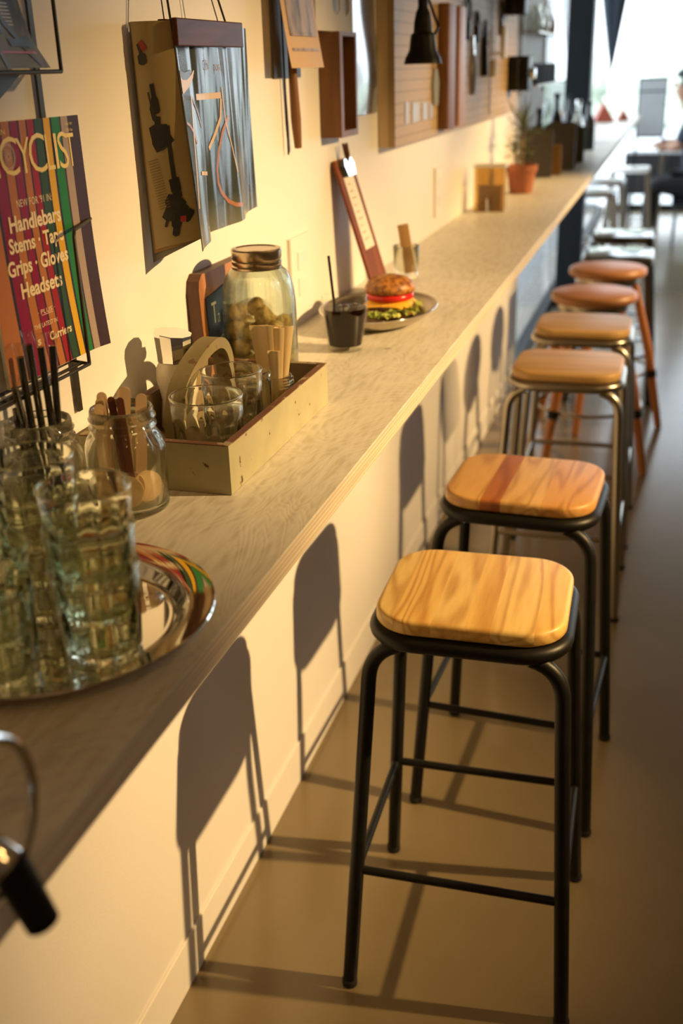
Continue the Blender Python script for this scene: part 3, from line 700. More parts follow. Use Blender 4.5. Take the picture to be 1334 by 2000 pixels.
bm = BM(); add_box(bm, (.044, 1.352, 1.497), (.0555, 1.578, 1.529), .0012); add_box(bm, (.0635, 1.350, 1.497), (.0715, 1.576, 1.530), .0015)
obj('clip_bar', bm, M['walnut'], hm, smooth=0)
bm = BM(); add_tube(bm, [(.058, 1.362, 1.525), (.030, 1.395, 1.66), (.004, 1.455, 1.85)], .0016, 8); add_tube(bm, [(.058, 1.548, 1.525), (.030, 1.515, 1.66), (.004, 1.46, 1.85)], .0016, 8)
add_tube(bm, [(.052, 1.356, 1.525), (.026, 1.39, 1.66), (.003, 1.45, 1.85)], .0009, 8); add_tube(bm, [(.052, 1.535, 1.525), (.026, 1.51, 1.66), (.003, 1.455, 1.85)], .0009, 8)
obj('cord', bm, M['rubber'], hm)

# ---- paper print, dowel etc (y about 2)
pp = thing('hanging_print', 'curling paper print of bare trees hanging on the wall', 'print', (0, 0, 0))
def ppm(u, v): 
    return (.020+.030*(1-v)**2+.004*math.sin(u*3), 1.848+u*.180, 1.468+v*.33)
bm = BM(); add_sheet(bm, ppm, 8, 16, .0006); obj('sheet', bm, mat('tan_paper', (.55, .37, .19), .6), pp, smooth=80)
bm = BM(); add_sheet(bm, lambda u, v: Vector(ppm(.10+.80*u, .17+.83*v))+Vector((.0012, 0, 0)), 6, 10, .0004)
add_sheet(bm, lambda u, v: Vector(ppm(.10+.80*u, .082+.014*v))+Vector((.0012, 0, 0)), 6, 2, .0004)
add_sheet(bm, lambda u, v: Vector(ppm(.10+.80*u, .155+.014*v))+Vector((.0018, 0, 0)), 6, 2, .0004)
obj('picture', bm, noisy('tree_picture', (.06, .06, .07), (.34, .25, .19), 22, .5, stretch=(1, 1, .35), lo=.4, hi=.55), pp, smooth=80)
dw = thing('wooden_mallet', 'slim wooden handle hanging below the paper print', 'tool', (0, 0, 0))
bm = BM(); add_tube(bm, [(.018, 1.944, 1.60), (.018, 1.944, 1.45), (.018, 1.951, 1.38), (.018, 1.957, 1.332)], [.0075, .008, .0095, .007], 12); obj('handle', bm, M['darkwood'], dw, smooth=60)
bm = BM(); add_box(bm, (.006, 1.925, 1.60), (.018, 1.965, 1.66), .004); obj('head', bm, M['walnut'], dw)
bm = BM(); add_tube(bm, [(.0085, 1.928, 1.322), (.0085, 1.920, 1.70)], .0018, 8); tag(obj('awl', bm, M['black_steel'], None), 'thin dark steel rod hanging beside the wooden handle', 'tool')
# grey sheet standing in for the shadow behind the print
bm = BM(); add_box(bm, (.0006, 1.885, 1.452), (.004, 2.03, 1.80)); tag(obj('shadow_card', bm, mat('shadow_grey', (.16, .15, .15), .4), None, smooth=0), 'grey card standing in for the shadow behind the curling print', 'card')

# ---- wooden box holder with white papers
bx = thing('wooden_holder', 'tall brown wooden box holder open at the front', 'box', (0, 0, 0))
bm = BM()
x1, ya, yb, za, zb = .045, 2.150, 2.270, 1.337, 1.532
add_box(bm, (.002, ya, za), (x1, ya+.012, zb)); add_box(bm, (.002, yb-.012, za), (x1, yb, zb)); add_box(bm, (.002, ya+.012, za), (x1, yb-.012, za+.012)); add_box(bm, (.002, ya+.012, za+.012), (.008, yb-.012, zb)); add_box(bm, (x1-.008, ya+.012, za+.012), (x1, ya+.020, zb)); add_box(bm, (.008, ya+.020, zb-.008), (x1, yb-.012, zb))
obj('box', bm, M['darkwood'], bx, smooth=0)
bm = BM()
bl = [(2.105, 1.534), (2.285, 1.534), (2.285, 1.70), (2.105, 1.70)]
add_prism(bm, [(2.080, 1.533), (2.330, 1.533), (2.330, 1.70), (2.305, 1.70), (2.305, 1.573), (2.285, 1.563), (2.265, 1.573), (2.265, 1.70), (2.240, 1.70), (2.240, 1.573), (2.215, 1.563), (2.190, 1.573), (2.190, 1.70), (2.080, 1.70)], .018, .021, plane='yz')
tag(obj('white_card', bm, M['paper'], None, smooth=0), 'white card with two slots standing in the brown wooden box', 'card')
# glossy print between box and cabinet
bm = BM()
add_sheet(bm, lambda u, v: (.006+.004*math.sin(v*7)*u, 2.365+u*.205, 1.368+v*.36), 8, 14, .0006)
tag(obj('glossy_poster', bm, noisy('glossy_print', (.30, .34, .42), (.06, .06, .07), 7, .12, spec=.9, lo=.48, hi=.62, stretch=(1, 2, .6), coat=.8), None, smooth=80), 'glossy bluish poster hanging between wooden box and pegboard', 'poster')
# low wall lamp: black shade
lp = thing('wall_lamp', 'black cone shaded work lamp hanging in front of the pegboard', 'lamp', (.125, 2.53, 0))
bm = BM(); add_lathe(bm, [(.011, 1.75), (.011, 1.585), (.016, 1.575), (.020, 1.555), (.021, 1.535), (.027, 1.53), (.031, 1.498), (.040, 1.482), (.043, 1.470), (.041, 1.470), (.038, 1.481), (.029, 1.497), (.02, 1.53), (0, 1.54)], 28); obj('shade', bm, M['black_metal'], lp)
bm = BM(); add_tube(bm, [(.024, .0, 1.525), (.028, .035, 1.545), (-.06, .25, 1.66)], .0035, 8); obj('arm', bm, M['black_metal'], lp)
bm = BM(); add_tube(bm, [(0, 0, 1.75), (0, 0, 1.80), (-.123, 0, 1.80)], .010, 10); obj('bracket', bm, M['black_metal'], lp)

# ---- pegboard cabinet
def peg_mat():
    m = mat('pegboard_tan', (.47, .33, .17), .55); N, L, b = nt(m)
    tc = N.new('ShaderNodeTexCoord'); sx = N.new('ShaderNodeSeparateXYZ'); L.new(tc.outputs['Object'], sx.inputs[0])
    outs = []
    for k in (1, 2):
        d = N.new('ShaderNodeMath'); d.operation = 'MULTIPLY'; d.inputs[1].default_value = 1/.0254; L.new(sx.outputs[k], d.inputs[0])
        f = N.new('ShaderNodeMath'); f.operation = 'FRACT'; L.new(d.outputs[0], f.inputs[0])
        s = N.new('ShaderNodeMath'); s.operation = 'SUBTRACT'; s.inputs[1].default_value = .5; L.new(f.outputs[0], s.inputs[0])
        q = N.new('ShaderNodeMath'); q.operation = 'MULTIPLY'; L.new(s.outputs[0], q.inputs[0]); L.new(s.outputs[0], q.inputs[1]); outs.append(q.outputs[0])
    a = N.new('ShaderNodeMath'); a.operation = 'ADD'; L.new(outs[0], a.inputs[0]); L.new(outs[1], a.inputs[1])
    r = ramp(N, [(.012, (.07, .04, .02)), (.02, (.47, .33, .17))]); L.new(a.outputs[0], r.inputs[0]); L.new(r.outputs[0], b.inputs['Base Color'])
    return m
pb = thing('pegboard', 'tan perforated tool board with deep wooden frame on the wall', 'pegboard', (0, 0, 0))
bm = BM(); add_box(bm, (.026, 2.60, 1.287), (.042, 4.62, 2.2)); obj('board', bm, [peg_mat()], pb, smooth=0)
bm = BM(); add_box(bm, (.001, 2.60, 1.287), (.0258, 2.635, 2.2)); add_box(bm, (.001, 2.635, 1.287), (.0258, 4.62, 1.315)); add_box(bm, (.001, 4.585, 1.315), (.0258, 4.62, 2.2)); obj('frame', bm, mat('pale_batten', (.66, .50, .30), .6), pb, smooth=0)
def wallthing(name, label, cat, bm, m, group=None): return tag(obj(name, bm, m, None), label, cat, group)
PX = .0425
bm = BM(); add_box(bm, (PX, 3.085, 1.300), (PX+.03, 3.185, 1.62), .003); wallthing('wooden_plank', 'left upright wooden rail on the pegboard', 'plank', bm, M['darkwood'], 'wooden rails on the pegboard')
bm = BM(); add_box(bm, (PX, 3.24, 1.300), (PX+.03, 3.34, 1.62), .003); wallthing('wooden_plank', 'right upright wooden rail on the pegboard', 'plank', bm, wood('rail_wood', (.40, .20, .07), (.3, .13, .04), 'Z'), 'wooden rails on the pegboard')
# grey label strips at the foot of the board
for i, (a, b_) in enumerate(((2.70, 2.735), (2.775, 2.85), (2.89, 2.955), (2.975, 3.03))):
    bm = BM(); add_box(bm, (PX, a, 1.335), (PX+.0015, b_, 1.385-.004*i)); wallthing('label_strip', 'small grey label at the lower left of the pegboard', 'label', bm, mat('grey_label', (.42, .40, .42), .4), 'grey labels low on the pegboard')
# hanging tools (spoke wrench, pliers, ...)
def pliers(y, z, s, label, hm_, group='hand tools on the pegboard'):
    t = thing('pliers', label, 'tool', (PX+.006, y, z), 0, group)
    bm = BM(); add_lathe(bm, [(0, -.004), (.012*s, -.004), (.012*s, .004), (0, .004)], 16, (0, 0, 0), rot=(0, PI/2, 0)); add_box(bm, (-.003, -.010*s, 0), (.003, .010*s, .04*s), .001); obj('head', bm, M['chrome'], t)
    for k in (-1, 1):
        bm = BM(); add_tube(bm, [(0, k*.004, -.004), (0, k*.022*s, -.05*s), (0, k*.014*s, -.115*s)], [.004, .006, .005], 8); obj('handle', bm, hm_, t)
    return t
pliers(3.03, 1.465, .85, 'pliers with pale grey handles right of the black lamp', mat('grey_grip', (.35, .40, .48), .4))
pliers(3.60, 1.505, 1.1, 'steel pliers hanging right of the wooden rails', M['silver'])
bm = BM(); add_tube(bm, [(PX+.008, 3.80, 1.60), (PX+.008, 3.80, 1.43)], [.005, .014], 10); wallthing('screwdriver', 'dark handled tool hanging beside the steel pliers', 'tool', bm, M['black_metal'])
bm = BM()
for k in range(22): 
    z = 1.66-.0165*k
    add_tube(bm, [(PX+.006+.002*(k % 2), 3.93+.004*math.cos(a), z+.010*math.sin(a)) for a in [2*PI*i/10 for i in range(10)]], .0016, 6, True)
wallthing('bike_chain', 'dark link chain hanging down on the pegboard', 'chain', bm, M['wire'])
bm = BM(); add_lathe(bm, [(0, -.055), (.018, -.05), (.022, 0), (.018, .05), (0, .055)], 20, (PX+.03, 4.06, 1.535), sx=.5); add_tube(bm, [(PX, 4.06, 1.50), (PX+.026, 4.06, 1.50)], .004, 8); wallthing('white_bottle', 'slim white bottle hanging high on the pegboard', 'bottle', bm, M['white'])
bm = BM(); add_lathe(bm, [(0, -.028), (.014, -.026), (.014, .026), (0, .028)], 20, (PX+.02, 3.90, 1.452)); wallthing('white_cup', 'small white cylinder hanging beside the chain', 'cup', bm, M['white'])
def camera_box(x, y, z, w, d, h, label):
    t = thing('black_case', label, 'case', (x, y, z))
    bm = BM(); add_box(bm, (-w/2, -d/2, -h/2), (w/2, d/2, h/2), .006); obj('body', bm, M['black_metal'], t)
    bm = BM(); add_lathe(bm, [(0, 0), (.02, 0), (.02, .018), (.014, .02), (0, .02)], 20, (w/2, 0, 0), rot=(0, PI/2, 0)); obj('lens', bm, M['chrome'], t)
    bm = BM(); add_tube(bm, [(0, -d/2-.002, h/2-.01), (0, -d/2-.03, h/4), (0, -d/2-.03, -h/4), (0, -d/2-.002, -h/2+.01)], .005, 8); obj('strap', bm, M['rubber'], t)
    return t
camera_box(.082, 4.45, 1.43, .078, .13, .125, 'black box shaped case hanging low on the pegboard end')
camera_box(.08, 4.30, 1.70, .075, .10, .14, 'black box shaped case high on the pegboard')
for i, (y, z, r) in enumerate(((3.50, 1.62, .035), (3.66, 1.60, .02), (4.15, 1.64, .03))):
    bm = BM(); add_tube(bm, [(PX+.006, y+r*math.cos(a), z+r*math.sin(a)) for a in [2*PI*k/24 for k in range(24)]], .004, 8, True); add_box(bm, (PX, y-.006, z-r-.05), (PX+.012, y+.006, z-r), .002)
    wallthing('wrench', ['dark ring wrench above the steel pliers', 'dark small ring wrench beside the larger one', 'dark ring wrench right of the chain'][i], 'tool', bm, M['black_metal'], 'ring wrenches on the pegboard')
# metal shelf at the wall's end with mugs and glass globes
sh = thing('wall_shelf', 'steel wire shelf at the window end of the white wall', 'shelf', (0, 0, 0))
bm = BM(); add_box(bm, (.002, 4.98, 1.372), (.085, 5.88, 1.378)); obj('board', bm, M['silver'], sh, smooth=0)
bm = BM(); add_box(bm, (.002, 4.98, 1.585), (.085, 5.88, 1.591)); obj('board', bm, M['silver'], sh, smooth=0)
bm = BM()
for y in (5.0, 5.86): add_box(bm, (.004, y-.005, 1.33), (.014, y+.005, 1.75))
obj('upright', bm, M['silver'], sh, smooth=0)
mug_bm = None
mug = thing('mug', 'dark mug on the lower wall shelf, nearest of its row', 'mug', (.045, 5.06, 1.3785), 0, 'mugs on the wall shelf')
bm = BM(); add_lathe(bm, [(0, 0), (.030, 0), (.034, .004), (.034, .085), (.031, .085), (.031, .008), (0, .006)], 24); obj('cup', bm, M['black_metal'], mug)
bm = BM(); add_tube(bm, [(0, .032, .07), (0, .055, .062), (0, .055, .028), (0, .032, .02)], .004, 8); obj('handle', bm, M['black_metal'], mug)
for i, nm in enumerate(('second nearest of its row', 'middle one of its row', 'second farthest of its row', 'farthest of its row')):
    dup(mug, (.045, 5.24+.17*i, 1.3785), 0, 'dark mug on the lower wall shelf, '+nm)
gb = thing('glass_globe', 'round glass coffee server on the upper wall shelf, nearer of two', 'glassware', (.046, 5.12, 1.5915), 0, 'glass servers on the upper wall shelf')
bm = BM(); add_lathe(bm, [(0, 0), (.028, 0), (.040, .02), (.041, .045), (.026, .075), (.022, .10), (.026, .11), (.024, .11), (.020, .10), (.024, .075), (.039, .045), (.038, .02), (.026, .003), (0, .003)], 24); obj('bowl', bm, M['glass'], gb)
bm = BM(); add_tube(bm, [(0, .024, .10), (0, .06, .085), (0, .062, .04), (0, .041, .035)], .005, 8); obj('handle', bm, M['black_metal'], gb)
dup(gb, (.046, 5.35, 1.5915), 0, 'round glass coffee server on the upper wall shelf, farther of two')
kettle = thing('steel_kettle', 'round steel kettle on the upper shelf beside the window', 'kettle', (.048, 5.62, 1.5915))
bm = BM(); add_lathe(bm, [(0, 0), (.036, 0), (.037, .04), (.028, .065), (.008, .072), (0, .085)], 24); obj('body', bm, M['chrome'], kettle)
bm = BM(); add_tube(bm, [(0, .035, .02), (0, .075, .04), (0, .09, .09)], .006, 8); add_tube(bm, [(0, -.03, .06), (.0, -.02, .12), (0, .03, .12)], .004, 8); obj('spout', bm, M['chrome'], kettle)

# ---- outlet plates
def outlet(y, z, label, w=.12):
    t = thing('outlet_plate', label, 'outlet', (.0006, y, z), 0, 'white outlet plates on the wall')
    bm = BM(); add_box(bm, (0, 0, 0), (.007, w, .145), .0015); obj('plate', bm, M['wall'], t, smooth=0)
    bm = BM(); add_box(bm, (.007, w*.3, .03), (.009, w*.7, .065), .001); add_box(bm, (.007, w*.3, .08), (.009, w*.7, .115), .001); obj('socket', bm, M['white'], t, smooth=0)
outlet(1.92, 1.026, 'white wall outlet plate just behind the big green jar')
outlet(3.24, 1.04, 'white wall outlet plate beyond the leaning clipboard')

# ================================================================== COUNTER ITEMS
Z0 = H+.0006
# ---- round steel tray with tumblers
tr = thing('serving_tray', 'round polished steel tray holding stacked tumblers', 'tray', (.175, .745, Z0))
bm = BM(); add_lathe(bm, [(0, 0), (.108, 0), (.116, .003), (.122, .010), (.130, .0135), (.146, .0165), (.1515, .0185), (.1525, .0168), (.146, .0148), (.130, .0118), (.124, .008), (.117, .0015), (.108, .0022), (0, .0022)], 96)
obj('dish', bm, M['steel_tray'], tr, smooth=50)
def tumbler_bm(rt=.0385, rb=.0335, h=.082, th=.0014, base=.006):
    bm = BM(); add_lathe(bm, [(0, .0006), (rb-.004, 0), (rb-.001, .001), (rb, .004), (rb+(rt-rb)*.4, h*.4), (rb+(rt-rb)*.58, h*.58), (rb+(rt-rb)*.64, h*.64), (rb+(rt-rb)*.72, h*.72), (rt, h-.0032), (rt+.0006, h-.0018), (rt+.0005, h-.0006), (rt-.0003, h), (rt-th-.0002, h-.0003), (rt-th-.0006, h-.0014), (rt-th, h-.003), (rb-th+.0002, base+.0025), (rb-th-.0022, base+.0004), (rb*.55, base), (0, base+.0008)], 96)
    for v in bm.verts:      # moulded facets on the outside of the lower half
        rr = math.hypot(v.co.x, v.co.y)
        if rr > .012 and rr > rb-.0012+(rt-rb)*v.co.z/h-.0004 and v.co.z < h*.7:
            k = 1-.034*(.5-.5*math.cos(12*math.atan2(v.co.y, v.co.x)))
            v.co.x *= k; v.co.y *= k
    return bm
tum = thing('tumbler', 'x', 'glass', (0, 0, 0), 0, 'tumblers stacked on the steel tray')
obj('glass_body', tumbler_bm(), M['thin_glass'], tum, smooth=50)
ZT = Z0+.0028
stacks = [((.246, .715), 3, 'right stack'), ((.160, .772), 3, 'stack nearest the striped magazine'), ((.180, .655), 2, 'front stack'), ((.083, .72), 2, 'stack closest to the wall')]
pos = ['bottom glass of the ', 'second glass up in the ', 'top glass of the ']
first = True
for (x, y), n, nm in stacks:
    for k in range(n):
        lab = 'clear tumbler, ' + (pos[k] if not (n == 2 and k == 1) else 'top glass of the ') + nm + ' on the tray'
        loc = (x, y, ZT+k*.036)
        if first: tum.location = loc; tum['label'] = lab; first = False
        else: dup(tum, loc, 0, lab)

# ---- mason jars
def jar_bm(r=.046, h=.123, th=.0028, rn=.036):
    p_ = [(0, .0015), (r*.6, .0), (r*.88, .001), (r*.97, .004), (r, .010), (r, h*.60), (r*.985, h*.66), (r*.93, h*.715), (rn+.002, h*.765), (rn, h*.785),
          (rn, h*.81), (rn+.0022, h*.825), (rn+.0022, h*.84), (rn, h*.855), (rn, h*.885), (rn+.002, h*.90), (rn+.002, h*.915), (rn, h*.93), (rn, h*.975), (rn-.001, h*.995), (rn-.0025, h), (rn-.0045, h*.99)]
    q = [(rn-.0045, h*.80), (rn-.003, h*.765), (r*.93-th, h*.69), (r-th, h*.60), (r-th, .014), (r*.9-th, .0075), (r*.5, .006), (0, .0065)]
    bm = BM(); add_lathe(bm, p_+q, 48); return bm
j1 = thing('mason_jar', 'glass mason jar holding wrapped black straws', 'jar', (.0465, .962, Z0)); obj('glass_body', jar_bm(.0445), M['jar_glass'], j1, smooth=60)
j2 = thing('mason_jar', 'glass mason jar holding wooden sticks and spoons', 'jar', (.116, 1.022, Z0)); obj('glass_body', jar_bm(.0455), M['jar_glass'], j2, smooth=60)
bm = BM()
for k in range(0): add_tube(bm, [(.112+.040*math.cos(-.9+.12*k)+.0062, 1.021+.045*math.sin(-.9+.12*k), Z0+.045+.002*k), (.112+.040*math.cos(-.9+.12*k)+.0062, 1.021+.045*math.sin(-.9+.12*k), Z0+.062+.002*k)], .0008, 6)
bm.free()
straw_m = mat('black_plastic_straw', (.012, .010, .010), .18, coat=.6)
wrapm = glass('clear_wrap', (.97, .97, .96), 0, .08, 1.5, 1.6)
strd = [((.040, .965, .012), (.050, .922, .180)), ((.046, .955, .012), (.052, .938, .212)), ((.050, .966, .012), (.053, .955, .222)), ((.058, .972, .012), (.056, .972, .215)), ((.052, .982, .012), (.060, .990, .212)), ((.024, .958, .012), (.038, .938, .150))]
nm = ['leftmost leaning wrapped black straw in the jar', 'second wrapped black straw from the left in the jar', 'third wrapped black straw from the left in the jar', 'wrapped black straw right of the middle in the jar', 'rightmost wrapped black straw in the jar', 'short wrapped black straw leaning low in the jar']
for (a, b_), l in zip(strd, nm):
    t = thing('wrapped_straw', l, 'straw', (0, 0, Z0), 0, 'wrapped straws in the mason jar')
    va, vb = Vector(a), Vector(b_)
    bm = BM(); add_tube(bm, [va, va.lerp(vb, .5), va.lerp(vb, .93)], .0040, 10); obj('straw', bm, straw_m, t, smooth=60)
    bm = BM(); dv = (vb-va).normalized()
    add_tube(bm, [va+dv*.002, va.lerp(vb, .5), va.lerp(vb, .95), vb], [.0049, .005, .005, .0072], 10); obj('wrapper', bm, wrapm, t, smooth=60)
# wooden sticks
stick_m = wood('birch_stick', (.78, .56, .33), (.66, .45, .24), 'Z', 30, 1, .6)
def stick(base, top, w, th, face, label, m, tipr=None, group='wooden sticks in the mason jar'):
    """flat stick with rounded ends; face = direction its broad side looks"""
    b_, t_ = Vector(base), Vector(top); L_ = (t_-b_).length; z = (t_-b_).normalized(); f = Vector(face); f = (f-z*f.dot(z)).normalized(); s_ = z.cross(f)
    poly = []
    for i in range(9): a = PI*i/8; poly.append((w/2*math.cos(a), L_-w/2+w/2*math.sin(a)))
    for i in range(9): a = PI+PI*i/8; poly.append((w/2*math.cos(a), w/2+w/2*math.sin(a)))
    bm = BM(); A = [bm.verts.new(b_+s_*u+z*v+f*th/2) for u, v in poly]; B = [bm.verts.new(b_+s_*u+z*v-f*th/2) for u, v in poly]
    bm.faces.new(A); bm.faces.new(list(reversed(B))); n = len(poly)
    for i in range(n): bm.faces.new((A[i], B[i], B[(i+1) % n], A[(i+1) % n]))
    return tag(obj('wooden_stick', bm, m, None, smooth=30), label, 'stick', group)
cx, cy = .116, 1.022
CF = (.5, -.85, .3)
stick((cx-.004, cy-.004, Z0+.030), (cx+.006, cy+.004, Z0+.145), .0125, .0015, CF, 'pale stick with the tallest rounded tip in the jar', stick_m)
stick((cx+.012, cy+.006, Z0+.028), (cx+.021, cy+.012, Z0+.136), .0125, .0015, CF, 'pale stick at the right edge of the jar', stick_m)
stick((cx-.008, cy+.016, Z0+.028), (cx-.010, cy+.026, Z0+.137), .0125, .0015, CF, 'pale stick behind the dark one in the jar', stick_m)
for i in range(4):
    stick((cx-.018+.001*i, cy-.010-.004*i, Z0+.030), (cx-.022+.0012*i, cy-.001-.0065*i, Z0+.139-.005*i), .0115, .0013, CF, ['backmost of the four pale sticks fanned at the jar left', 'second backmost of the four pale sticks fanned at the jar left', 'third of the four pale sticks fanned at the jar left', 'front one of the four pale sticks fanned at the jar left'][i], stick_m)
dark_stick = mat('dark_brown_stick', (.12, .035, .02), .35)
stick((cx+.010, cy-.020, Z0+.012), (cx-.008, cy-.006, Z0+.136), .0085, .0025, CF, 'left one of two dark brown sticks in the jar', dark_stick, group='dark sticks in the mason jar')
stick((cx+.014, cy-.017, Z0+.012), (cx+.002, cy-.004, Z0+.135), .0085, .0025, CF, 'right one of two dark brown sticks in the jar', dark_stick, group='dark sticks in the mason jar')
# wooden paddle ends seen through the glass
def disc(c, r, n, th, label, sx=1.0):
    c = Vector(c); n = Vector(n).normalized(); q = n.to_track_quat('Z', 'Y').to_matrix()
    bm = BM(); vs_ = add_lathe(bm, [(0, -th/2), (r*.97, -th/2), (r, 0), (r*.97, th/2), (0, th/2+.0005)], 28, (0, 0, 0), sx=sx)
    for v in vs_: v.co = q @ v.co + c
    return tag(obj('wooden_disc', bm, noisy('scoop_wood', (.80, .58, .30), (.66, .44, .20), 60, .6), None, smooth=50), label, 'scoop', 'wooden scoops in the mason jar')
disc((cx+.010, cy-.024, Z0+.029), .019, (.3, -1, .45), .002, 'round wooden scoop, the front one low in the jar')
disc((cx+.007, cy-.014, Z0+.031), .020, (.15, -1, .45), .002, 'round wooden scoop just behind the front one')
disc((cx+.025, cy-.003, Z0+.030), .019, (.9, -.7, .3), .002, 'wooden scoop standing at the right side of the jar')

# ---- wooden carrier box
boxm = mat('green_grey_paint', (.36, .34, .20), .55)
def worn(name, paint, woodc, thr):
    m = mat(name, paint, .6); N, L, b = nt(m)
    tc = N.new('ShaderNodeTexCoord'); n = N.new('ShaderNodeTexNoise'); n.inputs['Scale'].default_value = 38; n.inputs['Detail'].default_value = 6; L.new(tc.outputs['Object'], n.inputs['Vector'])
    n2 = N.new('ShaderNodeTexNoise'); n2.inputs['Scale'].default_value = 14; n2.inputs['Detail'].default_value = 3; L.new(tc.outputs['Object'], n2.inputs['Vector'])
    r = ramp(N, [(thr, woodc), (thr+.03, paint)]); L.new(n.outputs['Fac'], r.inputs[0])
    r2 = ramp(N, [(.35, (.88, .88, .86)), (.65, (1.06, 1.06, 1.05))]); L.new(n2.outputs['Fac'], r2.inputs[0])
    mx = N.new('ShaderNodeMix'); mx.data_type = 'RGBA'; mx.blend_type = 'MULTIPLY'; mx.inputs[0].default_value = 1; L.new(r.outputs[0], mx.inputs[6]); L.new(r2.outputs[0], mx.inputs[7]); L.new(mx.outputs[2], b.inputs['Base Color'])
    bp = N.new('ShaderNodeBump'); bp.inputs['Strength'].default_value = .3; bp.inputs['Distance'].default_value = .001; L.new(r.outputs[0], bp.inputs['Height']); L.new(bp.outputs[0], b.inputs['Normal'])
    return m
paint = worn('chipped_green_paint', (.43, .40, .25), (.10, .05, .02), .33); rimm = worn('worn_wood_rim', (.33, .26, .15), (.15, .06, .03), .56)
inner = noisy('inner_wood', (.19, .14, .07), (.26, .19, .10), 20, .7)
cr = thing('wooden_carrier', 'chipped green grey wooden carrier box with arched handle', 'box', (0, 0, Z0))
X0, X1, Y0, Y1, HB, TH = .018, .216, 1.085, 1.472, .062, .010
def panel(name, lo, hi):
    bm = BM(); add_box(bm, lo, (hi[0], hi[1], hi[2]-.0012), 0, 0); add_box(bm, (lo[0]+.0002, lo[1]+.0002, hi[2]-.0012), (hi[0]-.0002, hi[1]-.0002, hi[2]), 0, 1)
    pass
    bmesh.ops.recalc_face_normals(bm, faces=bm.faces); bm.normal_update()
    cc = Vector(((X0+X1)/2, (Y0+Y1)/2, HB/2))
    for f in bm.faces:
        if abs(f.normal.z) < .5 and f.material_index == 0 and f.normal.dot(cc-f.calc_center_median()) > .0 and f.calc_area() > .005: f.material_index = 2
    o = obj(name, bm, [paint, rimm, inner], cr, smooth=0); return o
panel('end_panel', (X0+TH, Y0, 0), (X1-TH, Y0+TH, HB)); panel('end_panel', (X0+TH, Y1-TH, 0), (X1-TH, Y1, HB))
panel('side_panel', (X0, Y0, 0), (X0+TH, Y1, HB)); panel('side_panel', (X1-TH, Y0, 0), (X1, Y1, HB))
bm = BM(); add_box(bm, (X0+TH+.0002, Y0+TH+.0002, .0), (X1-TH-.0002, Y1-TH-.0002, .008)); obj('bottom_board', bm, inner, cr, smooth=0)
bm = BM()
hk = [(.098, y_, z_) for y_, z_ in ((1.192, .0085), (1.191, .045), (1.196, .068), (1.210, .088), (1.236, .104), (1.272, .117), (1.306, .1235), (1.332, .1215), (1.350, .110), (1.361, .088), (1.365, .050), (1.365, .0085))]
def cr4(P_, t):
    n = len(P_)-1; x = min(t*n, n-1e-6); i = int(x); f = x-i
    p0, p1, p2, p3 = [Vector(P_[min(max(k_, 0), n)]) for k_ in (i-1, i, i+1, i+2)]
    return .5*((2*p1)+(p2-p0)*f+(2*p0-5*p1+4*p2-p3)*f*f+(3*p1-p0-3*p2+p3)*f**3)
hp = [cr4(hk, i/44) for i in range(45)]
add_tube(bm, hp, 0, flat=(.015, .025)); obj('handle', bm, worn('worn_handle', (.23, .185, .09), (.16, .08, .035), .36), cr, smooth=30)
# contents
def big_tumbler(x, y, r, h, label):
    t = thing('tumbler', label, 'glass', (x, y, Z0+.0088), 0, 'glasses in the wooden carrier'); obj('glass_body', tumbler_bm(r, r*.93, h, .0016, .007), M['glass'], t, smooth=50); return t
big_tumbler(.1580, 1.160, .0455, .091, 'wide clear tumbler at the near end of the wooden carrier')
big_tumbler(.1535, 1.254, .0405, .098, 'wide clear tumbler behind the near one in the wooden carrier')
sg = thing('small_glass', 'small narrow glass bottle jar beside the paper packets', 'jar', (.158, 1.330, Z0+.0088))
bm = BM(); add_lathe(bm, [(0, 0), (.018, 0), (.020, .004), (.0205, .06), (.0185, .066), (.0205, .068), (.0205, .075), (.0185, .076), (.0178, .07), (.0188, .055), (.0182, .008), (0, .006)], 32); obj('glass_body', bm, M['glass'], sg, smooth=50)
pj = thing('small_jar', 'small glass jar holding paper sachets in the carrier', 'jar', (.165, 1.383, Z0+.0088)); obj('glass_body', jar_bm(.028, .056, .0018, .026), M['glass'], pj, smooth=60)
wax = mat('waxed_paper', (.82, .66, .38), .5); wax.node_tree.nodes['Principled BSDF'].inputs['Transmission Weight'].default_value = .0
bsd = wax.node_tree.nodes['Principled BSDF']; bsd.inputs['Subsurface Weight'].default_value = .25; bsd.inputs['Subsurface Radius'].default_value = (.01, .006, .002)
sach = [((-.008, -.006), (-.013, -.008), .120, .034, .15), ((-.004, .002), (-.004, .004), .118, .030, .05), ((.003, -.002), (.006, -.002), .116, .026, .3), ((.008, .003), (.016, .006), .117, .028, .45), ((.004, .010), (.014, .014), .112, .026, .3), ((.006, -.010), (.006, -.013), .086, .018, .2)]
names = ['leftmost wide tan paper sachet', 'second tan paper sachet from the left', 'narrow tan paper sachet in the middle', 'rightmost tan paper sachet', 'tan paper sachet at the back right', 'short tan paper sachet in front']
for (b0, t0, hh, w, rz), l in zip(sach, names):
    bm = BM(); c_, s__ = math.cos(rz), math.sin(rz)
    add_sheet(bm, lambda u, v: (.165+b0[0]*.7+(t0[0]-b0[0]*.7)*v+(u-.5)*w*(.55+.45*v)*c_, 1.383+b0[1]*.7+(t0[1]-b0[1]*.7)*v+(u-.5)*w*(.55+.45*v)*s__+.0015*math.sin(u*6), Z0+.017+v*hh), 6, 6, .0012)
    tag(obj('paper_sachet', bm, wax, None, smooth=60), l+' in the small carrier jar', 'sachet', 'paper sachets in the carrier')
